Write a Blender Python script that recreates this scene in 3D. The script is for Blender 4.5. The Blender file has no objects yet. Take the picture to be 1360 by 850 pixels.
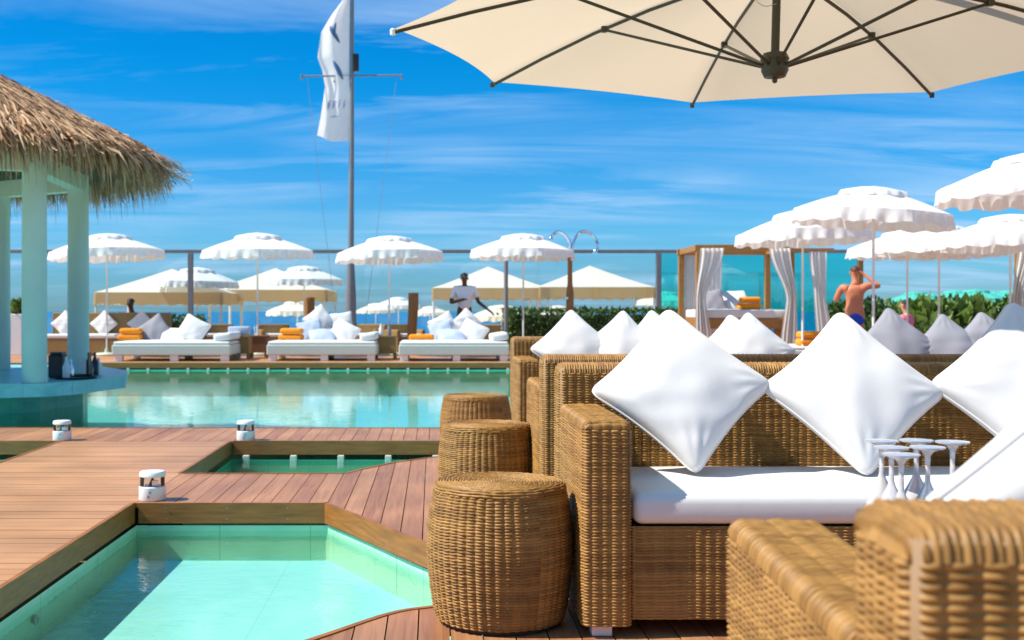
import bpy, bmesh, math, random
import numpy as np
from mathutils import Vector, Matrix

random.seed(7); rng = np.random.default_rng(7)
PI = math.pi; R = math.radians
sc = bpy.context.scene; C = sc.collection
F, CX, CY, EYE = 1550.0, 575.0, 414.0, 0.95

def at(x, y, d):            # a photo pixel at a distance -> a place in the world
    return Vector(((x-CX)*d/F, d, EYE-(y-CY)*d/F))

# ------------------------------------------------------------------ materials
def nodes(name):
    m = bpy.data.materials.new(name); m.use_nodes = True
    nt = m.node_tree; nt.nodes.clear()
    out = nt.nodes.new('ShaderNodeOutputMaterial')
    return m, nt, out
def N(nt, t, **kw):
    n = nt.nodes.new(t)
    for k, v in kw.items():
        if k in n.inputs: n.inputs[k].default_value = v
        else: setattr(n, k, v)
    return n
def col4(c): return (c[0], c[1], c[2], 1.0)

def mat(name, c, rough=0.6, metal=0.0, var=0.15, scale=8.0, bump=0.0, bscale=60.0, sheen=0.0, stretch=None, c2=None, spec=0.5, translucent=0.0):
    m, nt, out = nodes(name)
    L = nt.links.new
    tc = N(nt, 'ShaderNodeTexCoord')
    mp = N(nt, 'ShaderNodeMapping'); L(tc.outputs['Object'], mp.inputs['Vector'])
    if stretch: mp.inputs['Scale'].default_value = stretch
    nz = N(nt, 'ShaderNodeTexNoise'); nz.inputs['Scale'].default_value = scale; nz.inputs['Detail'].default_value = 5
    L(mp.outputs[0], nz.inputs['Vector'])
    ramp = N(nt, 'ShaderNodeMapRange'); ramp.inputs[1].default_value = .25; ramp.inputs[2].default_value = .75
    L(nz.outputs['Fac'], ramp.inputs[0])
    mx = N(nt, 'ShaderNodeMix', data_type='RGBA')
    d = c2 if c2 else tuple(v*(1-var) for v in c)
    mx.inputs[6].default_value = col4(c); mx.inputs[7].default_value = col4(d)
    L(ramp.outputs[0], mx.inputs[0])
    p = N(nt, 'ShaderNodeBsdfPrincipled'); p.inputs['Roughness'].default_value = rough; p.inputs['Metallic'].default_value = metal
    p.inputs['Specular IOR Level'].default_value = spec
    L(mx.outputs[2], p.inputs['Base Color'])
    if sheen: p.inputs['Sheen Weight'].default_value = sheen
    if bump:
        n2 = N(nt, 'ShaderNodeTexNoise'); n2.inputs['Scale'].default_value = bscale; n2.inputs['Detail'].default_value = 4
        L(mp.outputs[0], n2.inputs['Vector'])
        b = N(nt, 'ShaderNodeBump'); b.inputs['Strength'].default_value = bump; b.inputs['Distance'].default_value = .01
        L(n2.outputs['Fac'], b.inputs['Height']); L(b.outputs[0], p.inputs['Normal'])
    if translucent:
        t = N(nt, 'ShaderNodeBsdfTranslucent'); L(mx.outputs[2], t.inputs['Color'])
        ms = N(nt, 'ShaderNodeMixShader'); ms.inputs[0].default_value = translucent
        L(p.outputs[0], ms.inputs[1]); L(t.outputs[0], ms.inputs[2]); L(ms.outputs[0], out.inputs[0])
    else:
        L(p.outputs[0], out.inputs[0])
    return m

def plank_mat(name, ca, cb, axis, rough=.5):
    m, nt, out = nodes(name); L = nt.links.new
    tc = N(nt, 'ShaderNodeTexCoord'); geo = N(nt, 'ShaderNodeNewGeometry')
    mp = N(nt, 'ShaderNodeMapping'); L(tc.outputs['Object'], mp.inputs['Vector'])
    mp.inputs['Scale'].default_value = (2.2, 55, 55) if axis == 'X' else (55, 2.2, 55)
    add = N(nt, 'ShaderNodeVectorMath', operation='MULTIPLY_ADD')
    L(geo.outputs['Random Per Island'], add.inputs[0]); add.inputs[1].default_value = (37, 91, 13); L(mp.outputs[0], add.inputs[2])
    nz = N(nt, 'ShaderNodeTexNoise'); nz.inputs['Scale'].default_value = 1.0; nz.inputs['Detail'].default_value = 6; nz.inputs['Distortion'].default_value = .6
    L(add.outputs[0], nz.inputs['Vector'])
    big = N(nt, 'ShaderNodeTexNoise'); big.inputs['Scale'].default_value = 1.7; L(tc.outputs['Object'], big.inputs['Vector'])
    r1 = N(nt, 'ShaderNodeMapRange'); r1.inputs[1].default_value = .3; r1.inputs[2].default_value = .7; L(nz.outputs['Fac'], r1.inputs[0])
    mx = N(nt, 'ShaderNodeMix', data_type='RGBA'); mx.inputs[6].default_value = col4(ca); mx.inputs[7].default_value = col4(cb)
    a = N(nt, 'ShaderNodeMath', operation='MULTIPLY_ADD'); a.inputs[1].default_value = .55; L(r1.outputs[0], a.inputs[0])
    b = N(nt, 'ShaderNodeMath', operation='MULTIPLY'); b.inputs[1].default_value = .5; L(geo.outputs['Random Per Island'], b.inputs[0])
    L(b.outputs[0], a.inputs[2]); L(a.outputs[0], mx.inputs[0])
    hs = N(nt, 'ShaderNodeHueSaturation')
    v = N(nt, 'ShaderNodeMapRange'); v.inputs[1].default_value = .3; v.inputs[2].default_value = .7; v.inputs[3].default_value = .78; v.inputs[4].default_value = 1.14
    L(big.outputs['Fac'], v.inputs[0]); L(v.outputs[0], hs.inputs['Value']); L(mx.outputs[2], hs.inputs['Color'])
    p = N(nt, 'ShaderNodeBsdfPrincipled'); p.inputs['Roughness'].default_value = rough
    L(hs.outputs[0], p.inputs['Base Color'])
    bp = N(nt, 'ShaderNodeBump'); bp.inputs['Strength'].default_value = .25; bp.inputs['Distance'].default_value = .004
    L(nz.outputs['Fac'], bp.inputs['Height']); L(bp.outputs[0], p.inputs['Normal'])
    L(p.outputs[0], out.inputs[0]); return m

def wicker_mat(name, ca, cb):
    m, nt, out = nodes(name); L = nt.links.new
    at_ = N(nt, 'ShaderNodeAttribute', attribute_name='tone')
    tc = N(nt, 'ShaderNodeTexCoord')
    nz = N(nt, 'ShaderNodeTexNoise'); nz.inputs['Scale'].default_value = 26; nz.inputs['Detail'].default_value = 3; L(tc.outputs['Object'], nz.inputs['Vector'])
    a = N(nt, 'ShaderNodeMath', operation='MULTIPLY_ADD'); a.inputs[1].default_value = .6; L(at_.outputs['Fac'], a.inputs[0])
    s = N(nt, 'ShaderNodeMath', operation='MULTIPLY'); s.inputs[1].default_value = .45; L(nz.outputs['Fac'], s.inputs[0]); L(s.outputs[0], a.inputs[2])
    mx = N(nt, 'ShaderNodeMix', data_type='RGBA'); mx.inputs[6].default_value = col4(ca); mx.inputs[7].default_value = col4(cb)
    L(a.outputs[0], mx.inputs[0])
    p = N(nt, 'ShaderNodeBsdfPrincipled'); p.inputs['Roughness'].default_value = .5; p.inputs['Specular IOR Level'].default_value = .3
    L(mx.outputs[2], p.inputs['Base Color']); L(p.outputs[0], out.inputs[0]); return m

def leaf_mat(name, ca, cb, transl=.25):
    m, nt, out = nodes(name); L = nt.links.new
    geo = N(nt, 'ShaderNodeNewGeometry')
    mx = N(nt, 'ShaderNodeMix', data_type='RGBA'); mx.inputs[6].default_value = col4(ca); mx.inputs[7].default_value = col4(cb)
    L(geo.outputs['Random Per Island'], mx.inputs[0])
    p = N(nt, 'ShaderNodeBsdfPrincipled'); p.inputs['Roughness'].default_value = .55
    L(mx.outputs[2], p.inputs['Base Color'])
    t = N(nt, 'ShaderNodeBsdfTranslucent'); L(mx.outputs[2], t.inputs['Color'])
    ms = N(nt, 'ShaderNodeMixShader'); ms.inputs[0].default_value = transl
    L(p.outputs[0], ms.inputs[1]); L(t.outputs[0], ms.inputs[2]); L(ms.outputs[0], out.inputs[0]); return m

def water_mat(name, tint, wave=.06, scale=7.0, dist=.02):
    m, nt, out = nodes(name); L = nt.links.new
    tc = N(nt, 'ShaderNodeTexCoord')
    mp = N(nt, 'ShaderNodeMapping'); mp.inputs['Scale'].default_value = (1, 1.5, 1); L(tc.outputs['Object'], mp.inputs['Vector'])
    nz = N(nt, 'ShaderNodeTexNoise'); nz.inputs['Scale'].default_value = scale; nz.inputs['Detail'].default_value = 3; nz.inputs['Distortion'].default_value = .8
    L(mp.outputs[0], nz.inputs['Vector'])
    b = N(nt, 'ShaderNodeBump'); b.inputs['Strength'].default_value = wave; b.inputs['Distance'].default_value = dist; L(nz.outputs['Fac'], b.inputs['Height'])
    fr = N(nt, 'ShaderNodeFresnel'); fr.inputs['IOR'].default_value = 1.33; L(b.outputs[0], fr.inputs['Normal'])
    g = N(nt, 'ShaderNodeBsdfGlossy'); g.inputs['Roughness'].default_value = .02; L(b.outputs[0], g.inputs['Normal'])
    t = N(nt, 'ShaderNodeBsdfTransparent'); t.inputs['Color'].default_value = col4(tint)
    ms = N(nt, 'ShaderNodeMixShader'); L(fr.outputs[0], ms.inputs[0]); L(t.outputs[0], ms.inputs[1]); L(g.outputs[0], ms.inputs[2])
    L(ms.outputs[0], out.inputs[0]); return m

def glass_mat(name, tint, boost=0.0):
    m, nt, out = nodes(name); L = nt.links.new
    fr = N(nt, 'ShaderNodeFresnel'); fr.inputs['IOR'].default_value = 1.45
    ad = N(nt, 'ShaderNodeMath', operation='ADD'); ad.inputs[1].default_value = boost; L(fr.outputs[0], ad.inputs[0])
    g = N(nt, 'ShaderNodeBsdfGlossy'); g.inputs['Roughness'].default_value = .03
    t = N(nt, 'ShaderNodeBsdfTransparent'); t.inputs['Color'].default_value = col4(tint)
    ms = N(nt, 'ShaderNodeMixShader'); L(ad.outputs[0], ms.inputs[0]); L(t.outputs[0], ms.inputs[1]); L(g.outputs[0], ms.inputs[2])
    L(ms.outputs[0], out.inputs[0]); return m

def tile_mat(name, ca, cb, grout, size=.3, vein=True):
    m, nt, out = nodes(name); L = nt.links.new
    tc = N(nt, 'ShaderNodeTexCoord')
    nz = N(nt, 'ShaderNodeTexNoise'); nz.inputs['Scale'].default_value = 2.2; nz.inputs['Detail'].default_value = 6; nz.inputs['Distortion'].default_value = 1.6
    mp = N(nt, 'ShaderNodeMapping'); mp.inputs['Scale'].default_value = (1, .6, 2.2); mp.inputs['Rotation'].default_value = (0, R(25), R(12)); L(tc.outputs['Object'], mp.inputs['Vector']); L(mp.outputs[0], nz.inputs['Vector'])
    r1 = N(nt, 'ShaderNodeMapRange'); r1.inputs[1].default_value = .35; r1.inputs[2].default_value = .7; L(nz.outputs['Fac'], r1.inputs[0])
    mx = N(nt, 'ShaderNodeMix', data_type='RGBA'); mx.inputs[6].default_value = col4(ca); mx.inputs[7].default_value = col4(cb); L(r1.outputs[0], mx.inputs[0])
    # dark streaks in the stone
    v = N(nt, 'ShaderNodeTexNoise'); v.inputs['Scale'].default_value = 3.1; v.inputs['Detail'].default_value = 2; v.inputs['Distortion'].default_value = 2.2
    m2 = N(nt, 'ShaderNodeMapping'); m2.inputs['Scale'].default_value = (.5, 1.5, 2.5); m2.inputs['Rotation'].default_value = (0, R(15), R(-20)); L(tc.outputs['Object'], m2.inputs['Vector']); L(m2.outputs[0], v.inputs['Vector'])
    d = N(nt, 'ShaderNodeMath', operation='SUBTRACT'); d.inputs[1].default_value = .62; L(v.outputs['Fac'], d.inputs[0])
    ab = N(nt, 'ShaderNodeMath', operation='ABSOLUTE'); L(d.outputs[0], ab.inputs[0])
    lt = N(nt, 'ShaderNodeMapRange'); lt.inputs[1].default_value = 0; lt.inputs[2].default_value = .012; lt.inputs[3].default_value = .55 if vein else 0; lt.inputs[4].default_value = 0; L(ab.outputs[0], lt.inputs[0])
    mx2 = N(nt, 'ShaderNodeMix', data_type='RGBA'); L(lt.outputs[0], mx2.inputs[0]); L(mx.outputs[2], mx2.inputs[6]); mx2.inputs[7].default_value = col4(grout)
    sx = N(nt, 'ShaderNodeSeparateXYZ'); L(tc.outputs['Object'], sx.inputs[0])
    js = []
    for ax, off in (('X', .11), ('Y', .07)):
        m_a = N(nt, 'ShaderNodeMath', operation='ADD'); m_a.inputs[1].default_value = 50+off; L(sx.outputs[ax], m_a.inputs[0])
        m_b = N(nt, 'ShaderNodeMath', operation='MODULO'); m_b.inputs[1].default_value = size; L(m_a.outputs[0], m_b.inputs[0])
        m_c = N(nt, 'ShaderNodeMath', operation='LESS_THAN'); m_c.inputs[1].default_value = .005; L(m_b.outputs[0], m_c.inputs[0]); js.append(m_c)
    jm = N(nt, 'ShaderNodeMath', operation='MAXIMUM'); L(js[0].outputs[0], jm.inputs[0]); L(js[1].outputs[0], jm.inputs[1])
    jk = N(nt, 'ShaderNodeMath', operation='MULTIPLY'); jk.inputs[1].default_value = .5; L(jm.outputs[0], jk.inputs[0])
    mx3 = N(nt, 'ShaderNodeMix', data_type='RGBA'); L(jk.outputs[0], mx3.inputs[0]); L(mx2.outputs[2], mx3.inputs[6]); mx3.inputs[7].default_value = col4(grout); mx2 = mx3
    p = N(nt, 'ShaderNodeBsdfPrincipled'); p.inputs['Roughness'].default_value = .35; L(mx2.outputs[2], p.inputs['Base Color'])
    L(p.outputs[0], out.inputs[0]); return m

M = {}
M['deck_x'] = plank_mat('deck boards across', (.60, .31, .145), (.42, .19, .075), 'X', .42)
M['deck_y'] = plank_mat('deck boards along', (.52, .25, .11), (.28, .105, .04), 'Y', .42)
M['fascia'] = mat('oiled fascia board', (.40, .145, .028), .45, var=.5, scale=5, stretch=(1.5, 1.5, 14), bump=.15)
M['wicker'] = wicker_mat('wicker', (.135, .060, .012), (.45, .24, .066))
M['wicker_plain'] = mat('wicker far', (.36, .22, .07), .5, var=.5, scale=60, bump=.6, bscale=90)
M['white_cloth'] = mat('white cloth', (.71, .70, .685), .95, var=.04, scale=5, bump=.10, bscale=16, sheen=.1, spec=.1)
M['grey_cloth'] = mat('lilac grey cloth', (.31, .30, .335), .85, var=.1, scale=4, bump=.12, bscale=9)
M['blue_cloth_and_shade'] = mat('blue cloth and shaded white', (.42, .50, .64), .85, var=.1, scale=4, bump=.1, bscale=9)  # paints shade onto white daybed pillows; the side table cushion is really blue
M['canvas_white'] = mat('white canvas', (.88, .88, .88), .8, var=.03, translucent=.25)
M['canvas_beige'] = mat('beige canvas', (.90, .84, .74), .8, var=.06, scale=2, translucent=.35)
M['tent_valance'] = mat('tent valance with backlit tan', (.70, .47, .22), .8, var=.1, scale=2, translucent=.35)  # the warm tan is backlight through beige canvas, put into the colour
M['curtain'] = mat('white curtain', (.92, .92, .90), .8, var=.03, translucent=.45)
M['canvas_turq'] = mat('turquoise canvas', (.10, .60, .52), .8, var=.2, scale=1, translucent=.3)
M['parasol'] = mat('cream parasol cloth', (.71, .585, .43), .85, var=.05, scale=2, translucent=.5)
M['orange'] = mat('orange towelling', (.95, .32, .012), .95, var=.2, scale=20, bump=.5, bscale=160)
M['dark_metal'] = mat('dark bronze metal', (.035, .032, .018), .4, var=.2)
M['steel'] = mat('brushed steel', (.35, .36, .38), .35, metal=.8, var=.1)
M['chrome'] = mat('chrome', (.8, .8, .82), .12, metal=1, var=.02)
M['grey_metal'] = mat('grey painted metal', (.20, .21, .23), .45, var=.15)
M['white_paint'] = mat('white paint', (.80, .80, .80), .4, var=.04)
M['dimmed_daybed_white'] = mat('white paint dimmed and teal tinted', (.56, .63, .59), .45, var=.06)  # white paint; its grazing dimness and teal reflection are put into the colour
M['white_plastic'] = mat('white plastic', (.84, .84, .84), .3, var=.03)
M['bounce_plaster'] = mat('whitish plaster with pool bounce', (.64, .76, .68), .65, var=.12, scale=2.5, bump=.1)  # whitish columns; the green bounce from the pool is mixed into the colour
M['cream_paint'] = mat('cream green paint', (.62, .68, .55), .6, var=.1)
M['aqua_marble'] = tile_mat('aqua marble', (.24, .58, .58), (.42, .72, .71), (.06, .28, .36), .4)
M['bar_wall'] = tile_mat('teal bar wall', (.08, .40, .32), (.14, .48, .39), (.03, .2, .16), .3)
M['pool_wall'] = tile_mat('pool wall stone', (.33, .66, .47), (.42, .74, .55), (.10, .30, .20), .45)
M['pool_floor'] = tile_mat('pool floor', (.35, .74, .67), (.43, .80, .73), (.25, .56, .50), 1.9)
M['main_floor'] = tile_mat('main pool floor', (.24, .76, .72), (.30, .82, .78), (.18, .62, .58), .3, vein=False)
M['pool_wall_dark'] = tile_mat('main pool wall', (.10, .52, .33), (.14, .58, .38), (.05, .25, .2), .3, vein=False)
M['water'] = water_mat('pool water', (.86, .985, .96), .10, 9.0)
M['water_main'] = water_mat('main pool water', (.86, .99, .98), .10, 4.0)
M['clear_glass'] = glass_mat('clear windscreen glass', (.93, .97, .98))
M['turq_glass'] = glass_mat('turquoise windscreen glass', (.16, .86, .86), .10)
M['lantern_glass'] = glass_mat('lantern glass', (.98, .99, .99), .02)
M['black'] = mat('black plastic', (.015, .016, .02), .4, var=.2)
M['stone'] = mat('pale pillar stone', (.55, .60, .50), .6, var=.15)
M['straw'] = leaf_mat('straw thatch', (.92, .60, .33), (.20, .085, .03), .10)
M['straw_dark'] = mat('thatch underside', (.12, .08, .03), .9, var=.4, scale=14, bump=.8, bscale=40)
M['brown_wood'] = mat('brown wood', (.34, .16, .04), .5, var=.4, scale=4, stretch=(6, 6, .8), bump=.2)
M['honey_wood'] = mat('honey wood', (.40, .185, .04), .5, var=.3, scale=4, stretch=(1, 6, 6))
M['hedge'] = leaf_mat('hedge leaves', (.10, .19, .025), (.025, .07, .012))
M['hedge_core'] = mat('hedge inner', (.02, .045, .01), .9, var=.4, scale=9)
M['shrub'] = leaf_mat('shrub leaves', (.20, .30, .05), (.05, .11, .02))
M['sand'] = mat('beach sand', (.62, .49, .32), .95, var=.15, scale=.6, bump=.4, bscale=5)
M['concrete'] = mat('pale concrete', (.5, .47, .42), .8, var=.2)
M['sea'] = mat('sea', (.0, .17, .36), .25, var=.35, scale=.05, stretch=(.4, 2.5, 1), bump=.5, bscale=1.2, spec=.15)
M['flag'] = mat('flag cloth', (.90, .90, .93), .8, var=.04, translucent=.5)
M['flag_blue'] = mat('flag blue print', (.08, .17, .36), .8)
M['flag_pale'] = mat('flag grey print', (.42, .45, .62), .8)
M['skin_dark'] = mat('dark skin', (.075, .038, .024), .45, var=.15)
M['skin_tan'] = mat('sunburnt skin', (.62, .21, .11), .5, var=.25, scale=3)
M['skin_fair'] = mat('fair skin', (.55, .30, .20), .5, var=.15)
M['hair_black'] = mat('black hair', (.012, .010, .010), .5, var=.3, bump=.6, bscale=90)
M['hair_brown'] = mat('close cropped brown hair', (.10, .035, .025), .6, var=.3)
M['tee_white'] = mat('white tee', (.78, .78, .84), .85, var=.05, bump=.2, bscale=14)
M['trouser'] = mat('dark trousers', (.05, .06, .10), .8)
M['shorts_blue'] = mat('royal blue shorts', (.01, .06, .50), .75)
M['pink'] = mat('pink cloth', (.85, .18, .30), .85)
M['red'] = mat('red cloth', (.65, .02, .06), .85)
M['eye_white'] = mat('eye', (.06, .04, .03), .25)
M['navy'] = mat('navy print', (.02, .03, .12), .6)
M['blue_panel'] = mat('blue canvas', (.01, .25, .60), .8)
M['green_bottle'] = glass_mat('bottle green glass', (.10, .30, .10), .1)
M['bordeaux'] = mat('warm red brown', (.20, .08, .03), .6)
M['soil'] = mat('soil', (.05, .03, .02), .95)

# glassware: pale frosted
m, nt, out = nodes('frosted stemware')
p = N(nt, 'ShaderNodeBsdfPrincipled'); p.inputs['Base Color'].default_value = (.95, .93, .93, 1); p.inputs['Roughness'].default_value = .04; p.inputs['Transmission Weight'].default_value = .5; p.inputs['IOR'].default_value = 1.4
nt.links.new(p.outputs[0], out.inputs[0]); M['stemware'] = m

# ------------------------------------------------------------------ mesh helpers
def link(name, me, m=None, parent=None, loc=None):
    o = bpy.data.objects.new(name, me); C.objects.link(o)
    if m is not None and me is not None and len(me.materials) == 0: me.materials.append(m)
    if parent is not None: o.parent = parent
    if loc is not None: o.location = loc
    return o
def empty(name, loc=(0, 0, 0), rz=0.0):
    o = bpy.data.objects.new(name, None); C.objects.link(o); o.location = loc; o.rotation_euler = (0, 0, rz); o.empty_display_size = .1
    return o
def tag(o, label=None, cat=None, group=None, kind=None):
    if label: o['label'] = label
    if cat: o['category'] = cat
    if group: o['group'] = group
    if kind: o['kind'] = kind
    return o
def copy_tree(o, parent=None):
    c = o.copy(); C.objects.link(c)
    if parent is not None: c.parent = parent
    for ch in list(o.children): copy_tree(ch, c)
    return c

class MB:
    def __init__(s): s.bm = bmesh.new()
    def box(s, c, size, rot=None, bev=0.0, seg=2):
        r = bmesh.ops.create_cube(s.bm, size=1.0)
        vs = r['verts']
        bmesh.ops.scale(s.bm, vec=size, verts=vs)
        if bev:
            es = list({e for v in vs for e in v.link_edges})
            rb = bmesh.ops.bevel(s.bm, geom=es, offset=bev, segments=seg, affect='EDGES', profile=.5)
            vs = list({v for f in rb['faces'] for v in f.verts} | {v for v in vs if v.is_valid})
            # collect the whole island
            seen = set(vs); st = list(vs)
            while st:
                v = st.pop()
                for e in v.link_edges:
                    w = e.other_vert(v)
                    if w not in seen: seen.add(w); st.append(w)
            vs = list(seen)
        mt = Matrix.Translation(Vector(c))
        if rot is not None: mt = mt @ rot
        bmesh.ops.transform(s.bm, matrix=mt, verts=vs)
        return s
    def tube(s, pts, rads, n=10, cap=True):
        pts = [Vector(p) for p in pts]
        if not hasattr(rads, '__len__'): rads = [rads]*len(pts)
        rings = []
        up = None
        for i, p in enumerate(pts):
            d = (pts[min(i+1, len(pts)-1)]-pts[max(i-1, 0)]).normalized()
            if up is None:
                up = Vector((0, 0, 1)) if abs(d.z) < .9 else Vector((1, 0, 0))
            a = d.cross(up).normalized(); b = a.cross(d).normalized(); up = b
            rings.append([s.bm.verts.new(p+(a*math.cos(2*PI*k/n)+b*math.sin(2*PI*k/n))*rads[i]) for k in range(n)])
        for r0, r1 in zip(rings, rings[1:]):
            for k in range(n): s.bm.faces.new((r0[k], r0[(k+1) % n], r1[(k+1) % n], r1[k]))
        if cap:
            s.bm.faces.new(rings[0][::-1]); s.bm.faces.new(rings[-1])
        return s
    def lathe(s, prof, n=32, c=(0, 0, 0), close=False):
        rings = []
        for r, z in prof:
            if r < 1e-6: rings.append([s.bm.verts.new((c[0], c[1], c[2]+z))])
            else: rings.append([s.bm.verts.new((c[0]+r*math.cos(2*PI*k/n), c[1]+r*math.sin(2*PI*k/n), c[2]+z)) for k in range(n)])
        prs = list(zip(rings, rings[1:]))
        if close: prs.append((rings[-1], rings[0]))
        for a, b in prs:
            if len(a) == 1 and len(b) == 1: continue
            for k in range(n):
                if len(a) == 1: s.bm.faces.new((a[0], b[k], b[(k+1) % n]))
                elif len(b) == 1: s.bm.faces.new((a[k], a[(k+1) % n], b[0]))
                else: s.bm.faces.new((a[k], a[(k+1) % n], b[(k+1) % n], b[k]))
        return s
    def prism(s, poly, z0, z1):
        a = [s.bm.verts.new((x, y, z0)) for x, y in poly]; b = [s.bm.verts.new((x, y, z1)) for x, y in poly]
        n = len(poly)
        s.bm.faces.new(a[::-1]); s.bm.faces.new(b)
        for k in range(n): s.bm.faces.new((a[k], a[(k+1) % n], b[(k+1) % n], b[k]))
        return s
    def build(s, name, m, parent=None, smooth=False, loc=None, keep=False):
        bmesh.ops.recalc_face_normals(s.bm, faces=s.bm.faces[:])
        me = bpy.data.meshes.new(name); s.bm.to_mesh(me); s.bm.free()
        if smooth:
            me.polygons.foreach_set('use_smooth', [True]*len(me.polygons))
            try: me.set_sharp_from_angle(angle=R(40))
            except Exception: pass
        return link(name, me, m, parent, loc)

def np_mesh(name, V, Q, m, parent=None, smooth=True, tone=None, loc=None):
    me = bpy.data.meshes.new(name)
    V = np.asarray(V, np.float32).reshape(-1, 3); Q = np.asarray(Q, np.int32)
    k = Q.shape[1]
    me.vertices.add(len(V)); me.vertices.foreach_set('co', V.ravel())
    me.loops.add(Q.size); me.loops.foreach_set('vertex_index', Q.ravel())
    me.polygons.add(len(Q)); me.polygons.foreach_set('loop_start', np.arange(0, Q.size, k, dtype=np.int32))
    me.update(calc_edges=True)
    if smooth: me.polygons.foreach_set('use_smooth', np.ones(len(Q), bool))
    if tone is not None:
        a = me.attributes.new('tone', 'FLOAT', 'POINT'); a.data.foreach_set('value', np.asarray(tone, np.float32).ravel())
    me.validate()
    return link(name, me, m, parent, loc)

def grid_faces(ns, nt, closed=False, off=0):
    i = np.arange(ns if closed else ns-1)[:, None]; j = np.arange(nt-1)[None, :]
    i2 = (i+1) % ns
    q = np.stack([i*nt+j, i2*nt+j, i2*nt+j+1, i*nt+j+1], -1).reshape(-1, 4)
    return q+off

# ------------------------------------------------------------------ wicker surfaces (the weave is modelled, not painted)
PR, QS, AMP = .0088, .0285, .0085
def weave(s, t, q=QS, rk=1.0):
    t = t+.0011*np.sin(s*23+t*9)+.0007*np.sin(s*61+t*31)
    row = np.floor(t/PR); f = t/PR-row
    sg = np.where(row.astype(int) % 2 == 0, 1.0, -1.0)
    col = np.floor(s/q); hc = np.modf(np.abs(np.sin(col*41.3+1.7)*9631.7))[0]
    w = np.cos(PI*s/q)*sg
    rib = 1-rk+rk*np.abs(np.sin(PI*s/q))**.75
    prof = np.clip(1-(2*f-1)**2, 0, 1)**.6
    hr = np.modf(np.abs(np.sin(row*12.9898+col*7.13+3.1)*43758.5453))[0]
    d = AMP*(prof*(.12+.88*rib)*(.86+.14*w)*(.82+.22*hc+.16*hr)-.5)
    h = np.modf(np.abs(np.sin(row*12.9898+np.floor(s/.19)*78.233+3.1)*43758.5453))[0]
    return d, h*.75+.25*hc
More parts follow.
